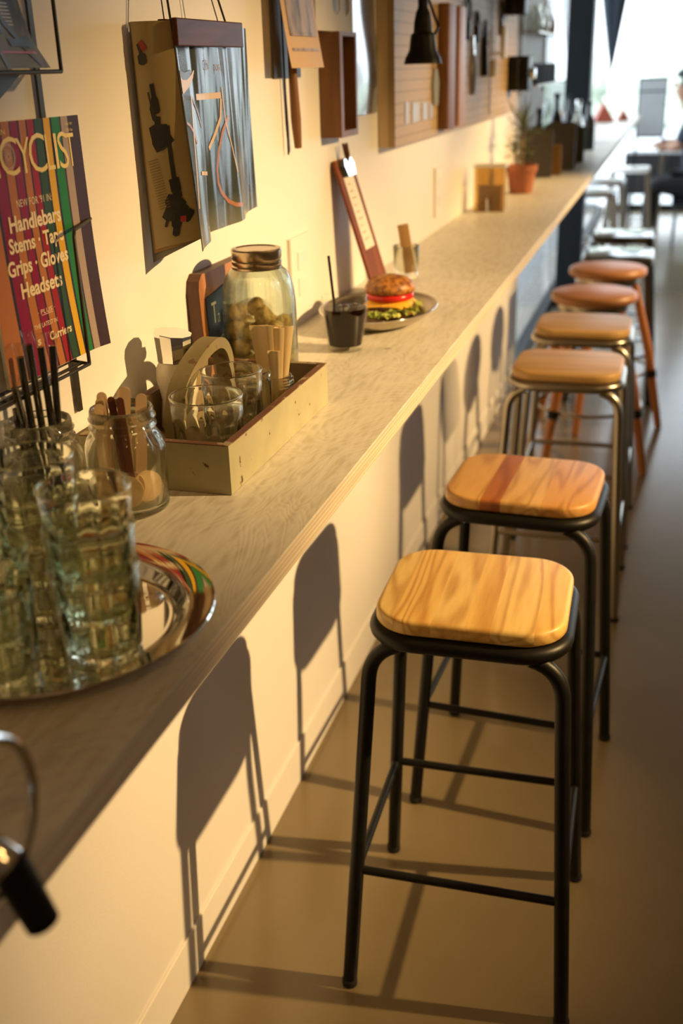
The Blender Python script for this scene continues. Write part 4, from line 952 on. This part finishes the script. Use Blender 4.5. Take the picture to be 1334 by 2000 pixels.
# dispenser
dp = thing('sugar_dispenser', 'white sugar dispenser with slanted chrome cap in the carrier', 'dispenser', (.0568, 1.290, Z0+.0088))
bm = BM(); add_lathe(bm, [(0, 0), (.0245, 0), (.0268, .004), (.0255, .02), (.0225, .042), (.0255, .060), (.0278, .072), (.0270, .086), (.0225, .0955), (0, .096)], 32); obj('body', bm, noisy('sugar_white', (.78, .74, .62), (.70, .64, .50), 40, .4, coat=.5), dp, smooth=60)
bm = BM(); vs_ = add_lathe(bm, [(.0215, .0960), (.0240, .0965), (.0240, .104), (.0262, .132), (.0258, .1335), (0, .1335)], 10)
for v in vs_:
    if v.co.z > .12: v.co.z += v.co.x*-.16+.001
add_prism(bm, [(.018, .108), (.036, .118), (.034, .126), (.018, .128)], -.008, .008, plane='yz'); obj('cap', bm, M['chrome'], dp, smooth=20)

# ---- big aqua jar with walnuts
bj = thing('storage_jar', 'large aqua glass jar with metal screw lid', 'jar', (.0880, 1.536, Z0))
r, h = .0575, .218
bm = BM(); add_lathe(bm, [(0, .003), (r*.7, 0), (r*.95, .002), (r, .010), (r, .118), (r*.992, .138), (r*.96, .157), (r*.90, .172), (r*.79, .184), (r*.67, .1895), (.0352, .191), (.0345, .196), (.034, .210), (.0315, .210), (.0315, .193), (r*.62, .1875), (r*.74, .182), (r*.85, .170), (r*.91, .155), (r*.942, .137), (r-.003, .118), (r-.003, .012), (r*.7, .007), (0, .009)], 56); obj('glass_body', bm, M['green_glass'], bj, smooth=60)
bm = BM(); add_lathe(bm, [(.0365, .188), (.0385, .1885), (.0385, .192), (.0368, .194), (.0383, .197), (.0383, .200), (.0368, .202), (.0383, .205), (.0388, .2165), (.0375, .2185), (.032, .2190), (.030, .2178), (0, .2178)], 56)
obj('screw_lid', bm, M['lid'], bj, smooth=30)
nutm = noisy('walnut_shell', (.60, .40, .15), (.30, .17, .06), 70, .6, bump=1.0, bscale=120)
def nut_bm():
    bm = BM(); bmesh.ops.create_icosphere(bm, subdivisions=4, radius=.0130)
    for v in bm.verts:
        a = math.atan2(v.co.y, v.co.x); v.co *= 1+.035*math.sin(6*a+8*math.sin(v.co.z*300))+.03*math.sin(v.co.z*700+4*a)+.02*math.sin(11*a-v.co.z*900); v.co.z *= 1.18
        if abs(a) < .18 or abs(abs(a)-PI) < .18: v.co *= 1.06
    return bm
nut0 = obj('walnut', nut_bm(), nutm, None, smooth=80); nut0['category'] = 'nut'; nut0['group'] = 'walnuts in the aqua jar'; nut0['label'] = 'brown walnut in the shell inside the large aqua jar'
k = 0; random.seed(3)
for layer in range(5):
    zz = .024+.0245*layer
    ringn = 6 if layer < 4 else 4
    for i in range(ringn + (1 if layer < 4 else 0)):
        if i == ringn: px, py = 0, 0
        else:
            a = 2*PI*i/6+layer*.52; px, py = .0365*math.cos(a), .0365*math.sin(a)
            if layer == 4 and i in (2,): continue
        if layer == 3 and i in (0, 5): pass
        loc = (.088+px, 1.536+py, Z0+zz+random.uniform(-.002, .002)); rot = (random.uniform(0, 6), random.uniform(0, 6), random.uniform(0, 6))
        if k == 0: o = nut0
        else: o = nut0.copy(); COL.objects.link(o)
        o.location = loc; o.rotation_euler = rot; k += 1
# ---- chalkboard on acacia board, leaning on the wall
cb = thing('chalkboard', 'small chalkboard on a rounded wooden board leaning behind the jar', 'sign', (0, 0, Z0))
lean = .034
def lm(x, y, z): return (x+.0070-z*lean, y, z)
bm = BM()
poly = [(1.462, 0), (1.462, .165), (1.466, .178), (1.478, .187), (1.650, .187), (1.650, 0)]
vs_ = add_prism(bm, poly, .000, .020, plane='yz')
for v in vs_: v.co = Vector(lm(v.co.x, v.co.y, v.co.z))
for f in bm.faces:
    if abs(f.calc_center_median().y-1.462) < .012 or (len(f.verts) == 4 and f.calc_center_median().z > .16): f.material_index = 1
obj('wooden_board', bm, [M['acacia'], M['shaded_edge']], cb, smooth=0)
bm = BM(); vs_ = add_prism(bm, [(1.480, .012), (1.480, .150), (1.640, .168), (1.640, .012)], .0202, .0222, plane='yz')
for v in vs_: v.co = Vector(lm(v.co.x, v.co.y, v.co.z))
obj('slate_panel', bm, noisy('chalk_slate', (.026, .048, .13), (.040, .066, .16), 30, .7), cb, smooth=0)
bm = BM(); cm = lambda u, v: lm(.0226, u, v)
add_text(bm, 'T', 1.496, 1.514, .108, .140, cm, 0, .0); add_text(bm, 'raisin', 1.534, 1.570, .112, .132, cm, 0, -.004) if False else None
add_text(bm, 'a', 1.516, 1.526, .106, .120, cm, 0, -.01); add_text(bm, 'kawy', 1.556, 1.600, .118, .148, cm, 0, -.008)
def chalk(pts, w=.0009):
    for a, b_ in zip(pts, pts[1:]):
        du, dv = b_[0]-a[0], b_[1]-a[1]; l = math.hypot(du, dv); nx, ny = -dv/l*w, du/l*w
        bm.faces.new([bm.verts.new(cm(*q)) for q in ((a[0]+nx, a[1]+ny), (a[0]-nx, a[1]-ny), (b_[0]-nx, b_[1]-ny), (b_[0]+nx, b_[1]+ny))])
chalk([(1.510, .080), (1.530, .084)]); chalk([(1.556, .092), (1.575, .108), (1.595, .108), (1.615, .114)]); chalk([(1.510, .050), (1.518, .058), (1.522, .040)]); chalk([(1.60, .09), (1.61, .085), (1.606, .07), (1.618, .078)])
obj('chalk_writing', bm, mat('chalk', (.6, .6, .58), .9), cb, smooth=0, recalc=False)

# ---- iced coffee
cf = thing('iced_coffee', 'glass of black iced coffee with a black straw', 'drink', (.148, 1.795, Z0))
bm = BM(); add_lathe(bm, [(0, .002), (.028, 0), (.031, .002), (.032, .006), (.0405, .066), (.0412, .072), (.0412, .097), (.040, .0985), (.0388, .097), (.0388, .073), (.0382, .067), (.0302, .012), (.028, .0095), (0, .0095)], 48); obj('glass_body', bm, M['drink_glass'], cf, smooth=50)
bm = BM(); add_lathe(bm, [(0, .0098), (.0295, .0100), (.0378, .0665), (.0384, .0725), (.0384, .0760), (0, .0760)], 48); obj('coffee', bm, mat('coffee', (.008, .003, .001), .12, 0, .1), cf, smooth=30)
bm = BM()
add_tube(bm, [(-.020, .006, .070), (-.028, .004, .165)], .0026, 10); obj('straw', bm, straw_m, cf, smooth=60)
bm = BM(); add_box(bm, (-.01, -.015, .068), (.010, .005, .081), .003); add_box(bm, (.008, .004, .069), (.026, .020, .080), .003); obj('ice', bm, M['glass'], cf)
# ---- plate and burger
pl = thing('oval_dish', 'oval metal dish under the burger', 'dish', (.150, 2.025, Z0))
dishm = mat('warm_steel', (.52, .46, .36), .28, .9)
bm = BM(); add_lathe(bm, [(0, 0), (.062, 0), (.085, .008), (.101, .020), (.110, .031), (.1125, .032), (.113, .0305), (.1105, .0315), (.099, .0225), (.083, .0105), (.062, .003), (0, .003)], 64, sx=1.0, sy=1.36); obj('dish', bm, dishm, pl, smooth=60)
bm = BM(); add_tube(bm, [(.1135*math.cos(a), .1135*1.36*math.sin(a), .0315) for a in [2*PI*i/64 for i in range(64)]], .0014, 8, True); obj('rim', bm, M['chrome'], pl, smooth=60)
bg = thing('burger', 'burger with seeded bun, tomato and cheese on the oval dish', 'burger', (.160, 2.075, Z0+.0034))
bunm = noisy('bun_crust', (.17, .06, .018), (.52, .22, .05), 95, .45, lo=.38, hi=.62, detail=6)
bm = BM(); add_lathe(bm, [(0, .0), (.040, .0), (.047, .004), (.049, .010), (.047, .015), (0, .016)], 40); obj('bottom_bun', bm, bunm, bg, smooth=60)
bm = BM()
for i in range(40):
    a = 2*PI*i/40; 
vs_ = add_lathe(bm, [(0, .016), (.046, .0160), (.0495, .0185), (.050, .0245), (.046, .0275), (0, .0275)], 40)
for v in vs_: v.co.z += .0012*math.sin(13*math.atan2(v.co.y, v.co.x))
obj('patty', bm, noisy('patty', (.09, .035, .015), (.16, .07, .03), 60, .6, bump=.8), bg, smooth=60)
bm = BM(); add_sheet(bm, lambda u, v: ((u-.5)*.098, (v-.5)*.098, .0330-.010*max(0, (abs(u-.5)*2)**4+(abs(v-.5)*2)**4-.25)), 14, 14, .0025); obj('cheese', bm, mat('cheese', (.90, .50, .05), .35), bg, smooth=70)
bm = BM(); add_lathe(bm, [(0, .034), (.045, .034), (.048, .037), (.048, .043), (.045, .046), (0, .046)], 40); obj('tomato', bm, mat('tomato', (.60, .02, .02), .25), bg, smooth=60)
bm = BM(); add_lathe(bm, [(0, .0465), (.046, .0465), (.0505, .051), (.050, .059), (.044, .069), (.033, .076), (.018, .080), (0, .081)], 48); tb = obj('top_bun', bm, bunm, bg, smooth=60)
bm = BM()
for i in range(170):
    a = random.uniform(0, 2*PI); rr = .046*math.sqrt(random.random()); z = .0815-.0255*(rr/.05)**2.2; 
    bmesh.ops.create_icosphere(bm, subdivisions=1, radius=.0015, matrix=Matrix.Translation((rr*math.cos(a), rr*math.sin(a), z)) @ Matrix.Diagonal((1, 1.5, .6, 1)))
se = obj('sesame', bm, noisy('seed', (.50, .34, .16), (.10, .06, .03), 300, .6), tb, smooth=0); se['kind'] = 'stuff'
lt = None
bm = BM()
for i in range(60):
    a = random.uniform(-1.9, 1.9); rr = random.uniform(.048, .075); x, y = rr*math.cos(a)*.9+.0, rr*math.sin(a)*1.25; s_ = random.uniform(.007, .013)
    tx, ty = random.uniform(-.5, .5), random.uniform(-.5, .5); c = Vector((.155+x, 2.04+y+.012, Z0+.020+random.uniform(0, .006)))
    q = Euler((tx, ty, random.uniform(0, 6))).to_matrix()
    g = [[bm.verts.new(c+q @ Vector(((i_-1.5)*s_*.6, (j_-1.5)*s_*.45, .003*math.sin(i_*2.1+j_*1.7)))) for j_ in range(4)] for i_ in range(4)]
    for i_ in range(3):
        for j_ in range(3): bm.faces.new((g[i_][j_], g[i_+1][j_], g[i_+1][j_+1], g[i_][j_+1]))
tag(obj('salad', bm, noisy('lettuce', (.30, .42, .06), (.55, .60, .16), 40, .45), None, smooth=60, recalc=False), 'shredded green salad beside the burger on the dish', 'salad', kind='stuff')

# ---- clipboard menu
mb = thing('clipboard', 'narrow brown wooden clipboard menu leaning on the wall', 'clipboard', (0, 0, Z0))
L_ = .300; top = Vector((.004, 0, .292)); bot = Vector((.084, 0, 0)); ax = (top-bot).normalized(); nn = Vector((ax.z, 0, -ax.x)).normalized()
def cm2(u, v, w=0): q = bot+ax*v+nn*w; return (q.x, u-.11*v, q.z)
bm = BM(); pl_ = [(2.235, .004), (2.235, L_-.012), (2.243, L_), (2.350, L_), (2.358, L_-.012), (2.358, .004)]
A = [bm.verts.new(cm2(u, v, 0)) for u, v in pl_]; B = [bm.verts.new(cm2(u, v, .006)) for u, v in pl_]
bm.faces.new(list(reversed(A))); bm.faces.new(B)
for i in range(6): bm.faces.new((A[i], A[(i+1) % 6], B[(i+1) % 6], B[i]))
obj('board', bm, M['boardwood'], mb, smooth=0)
bm = BM(); bm.faces.new([bm.verts.new(cm2(u, v, .0066)) for u, v in ((2.262, .105), (2.335, .105), (2.335, .262), (2.262, .262))]); obj('menu_sheet', bm, M['paper'], mb, smooth=0)
bm = BM()
for k, z in enumerate((.235, .20, .165, .13)): add_text(bm, ['menu', 'coffee', 'sandwich', 'dessert'][k], 2.275, 2.305+.005*(k % 3), z, z+.006, lambda u, v: cm2(u, v, .0070), 0, 0)
bm.free()
bm = BM()
for k in range(9):
    z = .245-.015*k; w = .02+.008*((k*7) % 3)
    bm.faces.new([bm.verts.new(cm2(u, v, .0071)) for u, v in ((2.275, z), (2.275+w, z), (2.275+w, z+.003), (2.275, z+.003))])
obj('menu_lines', bm, mat('faint_ink', (.45, .38, .30), .8), mb, smooth=0)
bm = BM(); pts = [(2.250, .285), (2.262, .262), (2.335, .262), (2.346, .285), (2.335, .298), (2.262, .298)]
A = [bm.verts.new(cm2(u, v, .0070)) for u, v in pts]; B = [bm.verts.new(cm2(u+(2.298-u)*.25, v, .017)) for u, v in pts]
bm.faces.new(list(reversed(A))); bm.faces.new(B)
for i in range(6): bm.faces.new((A[i], A[(i+1) % 6], B[(i+1) % 6], B[i]))
obj('clip', bm, M['chrome'], mb, smooth=0)
bm = BM()
for s_ in (-1, 1): add_tube(bm, [cm2(2.298, .285, .014), cm2(2.298+s_*.006, .305, .018), cm2(2.298+s_*.012, .328, .020)], [.002, .0045, .003], 8)
obj('clip_ears', bm, M['walnut'], mb)
# ---- glass with wooden tongs
wg = thing('water_glass', 'clear glass holding a folded brown napkin behind the burger', 'glass', (.092, 2.50, Z0)); bm = BM(); add_lathe(bm, [(0, 0), (.026, 0), (.028, .003), (.032, .075), (.031, .076), (.0295, .074), (.0262, .007), (0, .006)], 32); obj('glass_body', bm, M['glass'], wg, smooth=50)
bm = BM(); add_box(bm, (-.012, -.005, .012), (.014, .005, .125), .001, rot=(0, -.16, .3)); vs_ = None
nk = obj('folded_napkin', bm, mat('kraft_paper', (.42, .24, .09), .7), None); nk.location = (.092, 2.50, Z0); tag(nk, 'folded brown napkin standing in the clear glass', 'napkin')

# ---- acrylic stand
an = thing('acrylic_holder', 'clear amber acrylic napkin holder on the counter', 'holder', (.085, 3.775, Z0))
amber = glass('amber_acrylic', (.80, .68, .40), 0, .02, 1.5, 1.6)
bm = BM(); add_box(bm, (-.052, -.03, 0), (.052, -.026, .145)); add_box(bm, (-.052, .026, 0), (.052, .03, .145)); add_box(bm, (-.052, -.026, 0), (.052, .026, .004)); obj('panels', bm, amber, an, smooth=0)
bm = BM(); add_box(bm, (-.056, -.034, .1455), (.056, -.024, .153)); add_box(bm, (-.056, .024, .1455), (.056, .034, .153)); add_box(bm, (.050, -.024, .1455), (.056, .024, .153)); obj('rim', bm, M['white'], an, smooth=0); bm = BM(); add_box(bm, (.0522, -.030, .0), (.0560, -.026, .1453)); obj('edge', bm, M['white'], an, smooth=0)
bm = BM(); add_box(bm, (-.040, -.012, .0045), (.040, .012, .085)); nk2 = obj('napkin_stack', bm, mat('brown_napkin', (.40, .27, .10), .8), None, smooth=0); nk2.location = (.085, 3.775, Z0); tag(nk2, 'stack of brown napkins inside the acrylic holder', 'napkins')
bm = BM(); add_tube(bm, [(.09, 3.70, Z0+.004), (.085, 3.715, Z0+.045)], .004, 10); tag(obj('salt_shaker', bm, M['chrome'], None), 'tiny chrome stick leaning before the acrylic holder', 'utensil')

# ---- potted plant
pt = thing('potted_plant', 'spiky leaved plant in a terracotta pot on the counter', 'plant', (.115, 4.33, Z0))
bm = BM(); add_lathe(bm, [(0, 0), (.042, 0), (.044, .003), (.056, .080), (.061, .081), (.062, .105), (.057, .105), (.055, .085), (0, .085)], 32); obj('pot', bm, M['terracotta'], pt, smooth=50)
bm = BM(); add_lathe(bm, [(0, .0855), (.053, .0855), (.03, .092), (0, .093)], 20); obj('soil', bm, mat('soil', (.05, .035, .02), .95), pt)
bm = BM(); add_tube(bm, [(0, 0, .09), (.004, 0, .16), (0, .004, .24)], [.006, .005, .004], 8); add_tube(bm, [(-.01, -.01, .09), (-.025, -.015, .15)], .004, 8); obj('stem', bm, mat('stem', (.30, .20, .10), .8), pt)
bm = BM()
for (bx_, by_, bz, n, L1) in ((0, .004, .235, 36, .15), (-.025, -.015, .15, 24, .085), (.02, .01, .14, 18, .07), (.002, 0, .19, 18, .11)):
    for i in range(n):
        a = random.uniform(0, 2*PI); el = random.uniform(-.1, 1.35); L2 = L1*random.uniform(.7, 1.1); c = Vector((bx_, by_, bz+random.uniform(-.02, .02)))
        d_ = Vector((math.cos(a)*math.cos(el), math.sin(a)*math.cos(el), math.sin(el))); side = d_.cross(Vector((0, 0, 1))).normalized()*.0035
        p1 = c+d_*L2*.5+Vector((0, 0, -.005)); p2 = c+d_*L2+Vector((0, 0, -.02*math.cos(el)))
        p2.x = max(p2.x, -.066); p1.x = max(p1.x, -.060)
        v = [bm.verts.new(q) for q in (c-side*.6, c+side*.6, p1+side, p2, p1-side)]
        bm.faces.new(v)
fl = obj('leaves', bm, M['leaf'], pt, smooth=0, recalc=False); fl['kind'] = 'stuff'

# ---- leaning books / frames / jars further along
def book(x, y, w, d, h, tilt, col, label, rz=0, metal=False):
    t = thing('leaning_book', label, 'book', (x, y, Z0), rz, 'books and frames leaning by the plant'); t.rotation_euler = (tilt, 0, rz); t.location.z += abs(math.sin(tilt))*d/2+.0005
    bm = BM(); add_box(bm, (-w/2, -d/2, .0), (w/2, -d/2+.003, h)); add_box(bm, (-w/2, d/2-.003, 0), (w/2, d/2, h)); add_box(bm, (-w/2, -d/2+.003, 0), (-w/2+.003, d/2-.003, h)); obj('cover', bm, mat('book_cover', col, .4), t, smooth=0)
    bm = BM(); add_box(bm, (-w/2+.0035, -d/2+.0035, .003), (w/2-.003, d/2-.0035, h-.003)); obj('pages', bm, M['paper'], t, smooth=0)
    return t
book(.105, 4.93, .12, .02, .20, -.22, (.06, .05, .045), 'dark brown book standing behind the plant pot')
book(.150, 5.06, .09, .022, .13, .12, (.34, .17, .02), 'mustard yellow book behind the plant pot')
book(.165, 5.30, .13, .025, .21, -.25, (.13, .115, .10), 'grey brown frame leaning in the middle of the books')
book(.140, 5.52, .15, .03, .19, .15, (.05, .05, .055), 'dark slate frame behind the others')
book(.160, 5.72, .16, .03, .17, .0, (.10, .09, .03), 'olive frame farthest along before the black column')
def bottle(x, y, h, r, m, label, group='bottles and jars by the column'):
    t = thing('glass_bottle', label, 'bottle', (x, y, Z0), 0, group)
    bm = BM(); add_lathe(bm, [(0, 0), (r, 0), (r, h*.55), (r*.8, h*.65), (r*.38, h*.75), (r*.38, h*.92), (0, h*.92)], 24); obj('glass_body', bm, m, t, smooth=40)
    bm = BM(); add_lathe(bm, [(0, h*.921), (r*.44, h*.921), (r*.44, h), (0, h)], 20); obj('cap', bm, M['chrome'] if m is M['glass'] else M['rubber'], t, smooth=40)
dkg = mat('dark_bottle', (.03, .035, .035), .08, 0, .9)
bottle(.05, 5.40, .27, .032, dkg, 'tall dark bottle beside the grey frame'); bottle(.06, 6.05, .32, .036, dkg, 'tallest dark bottle by the black column')
bottle(.16, 6.2, .28, .034, M['glass'], 'clear bottle in front of the black column'); bottle(.09, 6.40, .30, .036, dkg, 'dark bottle behind the clear one'); bottle(.19, 6.55, .26, .04, dkg, 'short dark bottle nearest the counter edge')
dm = thing('glass_dome', 'large clear glass dome by the window behind the plant', 'dome', (.13, 5.98, Z0)) if False else None
# red brown things far along
rb = mat('rust_red', (.42, .09, .05), .5)
for i, (x, y, r, h) in enumerate(((.075, 9.62, .085, .15), (.225, 9.82, .05, .09))):
    t = thing('red_tent_card', ['large rust red folded card far along the counter', 'small rust red folded card far along the counter'][i], 'card', (x, y, Z0), .3, 'rust red cards far along the counter')
    bm = BM(); add_prism(bm, [(-r, 0), (r, 0), (-r*.1, h)], -r*.6, r*.6, plane='xz'); obj('body', bm, rb, t, smooth=0)

# ---- dark tapering curtain before the bright window
bm = BM(); rings = []
for j in range(26):
    z = 1.36+j*(2.85-1.36)/25; t_ = j/25; rr = .004+.085*min(1, t_*2.6)
    rings.append([bm.verts.new((.125-.02*t_+rr*math.cos(2*PI*i/32)*(1+.15*math.sin(5*2*PI*i/32)), 9.4+rr*.8*math.sin(2*PI*i/32)*(1+.15*math.sin(5*2*PI*i/32)), z)) for i in range(32)])
for A, B in zip(rings, rings[1:]):
    for i in range(32): bm.faces.new((A[i], A[(i+1) % 32], B[(i+1) % 32], B[i]))
bm.faces.new(list(reversed(rings[0]))); bm.faces.new(rings[-1])
tag(obj('curtain', bm, mat('navy_cloth', (.02, .03, .045), .8), None, smooth=60), 'dark gathered curtain tapering to a point before the bright window', 'curtain')

# ================================================================== FAR SEATING
def table(x0, x1, y0, y1, z, label, topm, legm, name='cafe_table'):
    t = thing(name, label, 'table', ((x0+x1)/2, (y0+y1)/2, 0)); w, d = x1-x0, y1-y0
    bm = BM(); add_box(bm, (-w/2, -d/2, z-.03), (w/2, d/2, z), .004); obj('tabletop', bm, topm, t, smooth=0)
    for sx in (-1, 1):
        for sy in (-1, 1):
            bm = BM(); add_box(bm, (sx*(w/2-.04)-.015, sy*(d/2-.04)-.015, 0), (sx*(w/2-.04)+.015, sy*(d/2-.04)+.015, z-.0305)); obj('leg', bm, legm, t, smooth=0)
    return t
table(.52, 1.35, 10.10, 10.75, .74, 'white topped table at which the person sits', white_gloss, M['silver'])
dk = mat('dark_cabinet', (.03, .03, .032), .5)
bc = thing('low_cabinet', 'dark low cabinet behind the seated person', 'cabinet', (.80, 11.45, 0))
bm = BM(); add_box(bm, (-.60, -.18, .24), (.75, .18, .62), .004); obj('body', bm, dk, bc, smooth=0)
for k in range(3):
    bm = BM(); add_box(bm, (-.58+.44*k, -.190, .26), (-.16+.44*k, -.181, .60), .001); d_ = obj('door', bm, dk, bc, smooth=0)
    bm = BM(); add_box(bm, (-.22+.44*k, -.20, .35), (-.21+.44*k, -.1905, .45)); obj('handle', bm, M['silver'], d_, smooth=0)
bm = BM(); add_box(bm, (-.58, -.15, 0), (-.54, .15, .2398)); add_box(bm, (.69, -.15, 0), (.73, .15, .2398)); obj('legs', bm, dk, bc, smooth=0)
ns = thing('notice_board', 'grey notice board on a stand beside the seated person', 'sign', (.42, 11.05, 0))
bm = BM(); add_box(bm, (-.12, -.012, .80), (.12, .012, 1.30)); obj('panel', bm, mat('board_grey', (.42, .45, .48), .6), ns, smooth=0)
bm = BM()
for lo, hi in (((-.13, -.015, .79), (-.12, .015, 1.315)), ((.12, -.015, .79), (.13, .015, 1.315)), ((-.12, -.015, 1.30), (.12, .015, 1.315)), ((-.12, -.015, .785), (.12, .015, .80)), ((-.12, -.016, 1.19), (.12, -.0125, 1.20))): add_box(bm, lo, hi)
obj('frame', bm, M['black_steel'], ns, smooth=0)
bm = BM(); add_box(bm, (-.13, -.015, 0), (-.11, .015, .785)); add_box(bm, (.11, -.015, 0), (.13, .015, .785)); add_box(bm, (-.13, -.14, 0), (-.11, -.016, .02)); add_box(bm, (.11, -.14, 0), (.13, -.016, .02)); obj('stand', bm, M['black_steel'], ns, smooth=0)
bm = BM(); add_box(bm, (.535, 10.50, .7405), (.70, 10.64, .80), .01); tag(obj('leather_bag', bm, mat('brown_leather', (.10, .045, .03), .5), None), 'dark brown bag on the far white table', 'bag')
bm = BM(); add_box(bm, (.665, 10.14, .7405), (.76, 10.24, .775), .012); tag(obj('red_pouch', bm, mat('red_cloth', (.55, .02, .05), .5), None), 'red pouch at the front edge of the far white table', 'pouch')

# person seated at the far table
def skin_mesh(name, verts, edges, radii, root, m, parent, sub=2):
    me = bpy.data.meshes.new(name+'_sk'); me.from_pydata(verts, edges, []); o = bpy.data.objects.new(name+'_sk', me); COL.objects.link(o)
    sk = o.modifiers.new('s', 'SKIN'); sk.use_smooth_shade = True
    for i, r_ in enumerate(radii):
        d_ = me.skin_vertices[0].data[i]; d_.radius = r_ if isinstance(r_, tuple) else (r_, r_); d_.use_root = (i == root)
    sb = o.modifiers.new('b', 'SUBSURF'); sb.levels = sub; sb.render_levels = sub
    bpy.context.view_layer.update()
    m2 = bpy.data.meshes.new_from_object(o.evaluated_get(bpy.context.evaluated_depsgraph_get())); m2.name = name
    bpy.data.objects.remove(o)
    m2.materials.clear(); m2.materials.append(m); m2.polygons.foreach_set('use_smooth', [True]*len(m2.polygons))
    r_ = bpy.data.objects.new(name, m2); COL.objects.link(r_); r_.parent = parent; return r_
ps = thing('person', 'person with short dark hair in a dark top, seated at the far table', 'person', (.98, 10.92, 0), 0)
# local: faces -x/-y toward the table; world head about (.70,10.2..)
ps.location = (0, 0, 0)
skinc = mat('skin', (.42, .22, .14), .5); topc = mat('navy_top', (.025, .035, .06), .8); jean = mat('dark_trousers', (.02, .022, .03), .8); hair = mat('dark_hair', (.010, .012, .018), .6)
Y = 9.78
V = [(.86, Y, .50), (.86, Y, .72), (.83, Y, .94), (.79, Y, 1.05), (.755, Y, 1.13), (.70, Y, 1.205), (.695, Y, 1.30),
     (.80, Y-.17, 1.02), (.70, Y-.22, .80), (.60, Y-.10, .79+.0), (.80, Y+.17, 1.02), (.70, Y+.24, .80), (.58, Y+.30, .79),
     (.82, Y-.10, .47), (.50, Y-.13, .49), (.50, Y-.13, .10), (.40, Y-.13, .045), (.82, Y+.10, .47), (.50, Y+.13, .49), (.50, Y+.13, .10), (.40, Y+.13, .045)]
E_ = [(0, 1), (1, 2), (2, 3), (3, 4), (4, 5), (5, 6), (3, 7), (7, 8), (8, 9), (3, 10), (10, 11), (11, 12), (0, 13), (13, 14), (14, 15), (15, 16), (0, 17), (17, 18), (18, 19), (19, 20)]
Rr = [.13, .12, .13, .11, .052, .075, .072, .055, .042, .028, .055, .042, .028, .085, .062, .042, .035, .085, .062, .042, .035]
skin_mesh('body', V, E_, Rr, 0, skinc, ps)
skin_mesh('jacket', [V[0], V[1], V[2], V[3], V[7], V[8], V[10], V[11]], [(0, 1), (1, 2), (2, 3), (3, 4), (4, 5), (3, 6), (6, 7)], [.145, .135, .145, .12, .068, .056, .068, .056], 0, topc, ps)
skin_mesh('trousers', [V[0], V[13], V[14], V[15], V[17], V[18], V[19]], [(0, 1), (1, 2), (2, 3), (0, 4), (4, 5), (5, 6)], [.148, .098, .075, .058, .098, .075, .058], 0, jean, ps)
bm = BM(); bmesh.ops.create_uvsphere(bm, u_segments=24, v_segments=16, radius=.098)
for v in bm.verts:
    v.co.z *= 1.08; v.co.x *= 1.0; v.co.y *= .88
    if v.co.x < -.03 and v.co.z < .035: v.co.x = -.03-(.0)+(v.co.x+.03)*.15
    if v.co.z < -.05: v.co *= .8
    v.co += Vector((.712, Y, 1.298))
obj('hair', bm, hair, ps, smooth=80)
bm = BM(); add_tube(bm, [(.628, Y, 1.285), (.612, Y, 1.262), (.626, Y, 1.252)], [.008, .013, .010], 8)
for s_ in (-1, 1):
    bmesh.ops.create_icosphere(bm, subdivisions=2, radius=.012, matrix=Matrix.Translation((.637, Y+s_*.030, 1.283)))
    bmesh.ops.create_icosphere(bm, subdivisions=2, radius=.017, matrix=Matrix.Translation((.71, Y+s_*.078, 1.265)) @ Matrix.Diagonal((.7, .4, 1.2, 1)))
add_tube(bm, [(.634, Y-.022, 1.218), (.626, Y, 1.216), (.634, Y+.022, 1.218)], .006, 8)
obj('face', bm, skinc, ps, smooth=80)
def hand(pw, dirv, up):
    bm = BM(); c = Vector(pw); d_ = Vector(dirv).normalized(); u_ = Vector(up).normalized(); s_ = d_.cross(u_)
    add_tube(bm, [c-d_*.03, c, c+d_*.045], [.022, .028, .024], 10)
    for k, ln in enumerate((.055, .065, .06, .045)):
        b_ = c+d_*.040+s_*(.0195-.013*k); add_tube(bm, [b_, b_+d_*ln*.5+u_*.004, b_+d_*ln*.95-u_*.012], [.009, .008, .006], 8)
    b_ = c+s_*.024; add_tube(bm, [b_-d_*.008, b_+s_*.022+d_*.022, b_+s_*.028+d_*.045], [.011, .009, .007], 8)
    obj('hand', bm, skinc, ps, smooth=80)
hand((.575, Y-.085, .785), (-1, .5, 0), (0, 0, 1)); hand((.55, Y+.32, .785), (-1, .4, 0), (0, 0, 1))
ch = thing('cafe_chair', 'dark chair under the seated person', 'chair', (.90, Y, 0))
bm = BM(); add_box(bm, (-.22, -.2, .31), (.20, .2, .335), .008); obj('seat', bm, dk, ch)
bm = BM(); add_box(bm, (.20, -.2, .50), (.225, .2, .80), .008); add_box(bm, (.20, -.2, .336), (.222, -.17, .50)); add_box(bm, (.20, .17, .336), (.222, .2, .50)); obj('backrest', bm, dk, ch)
for sx in (-.19, .19):
    for sy in (-.18, .18):
        bm = BM(); add_tube(bm, [(sx, sy, 0), (sx*.95, sy*.95, .3095)], .012, 8); obj('leg', bm, dk, ch)

# ---- chrome lever at the near left edge
tp = thing('chrome_tap', 'blurred dark chrome tap handle at the lower left edge', 'tap', (.318, .376, Z0))
bm = BM(); add_lathe(bm, [(0, 0), (.030, 0), (.030, .006), (.014, .012), (.012, .05), (0, .05)], 24, (-.02, .0, 0)); obj('base', bm, M['chrome'], tp)
bm = BM(); add_tube(bm, [(-.02, 0, .05), (-.015, .01, .075), (.03, .025, .060), (.040, .028, .050)], [.012, .013, .012, .012], 16); obj('spout', bm, M['chrome'], tp, smooth=60)
bm = BM(); add_tube(bm, [(.040, .028, .052), (.043, .029, .042), (.053, .033, .006)], [.0115, .0115, .0105], 14); obj('handle', bm, M['black_metal'], tp, smooth=60)
bm = BM(); add_tube(bm, [(.030, .03+.045*math.sin(a), .075+.05*math.cos(a)) for i, a in enumerate([2*PI*k/30 for k in range(30)])], .004, 8, True); obj('ring', bm, M['chrome'], tp, smooth=60)
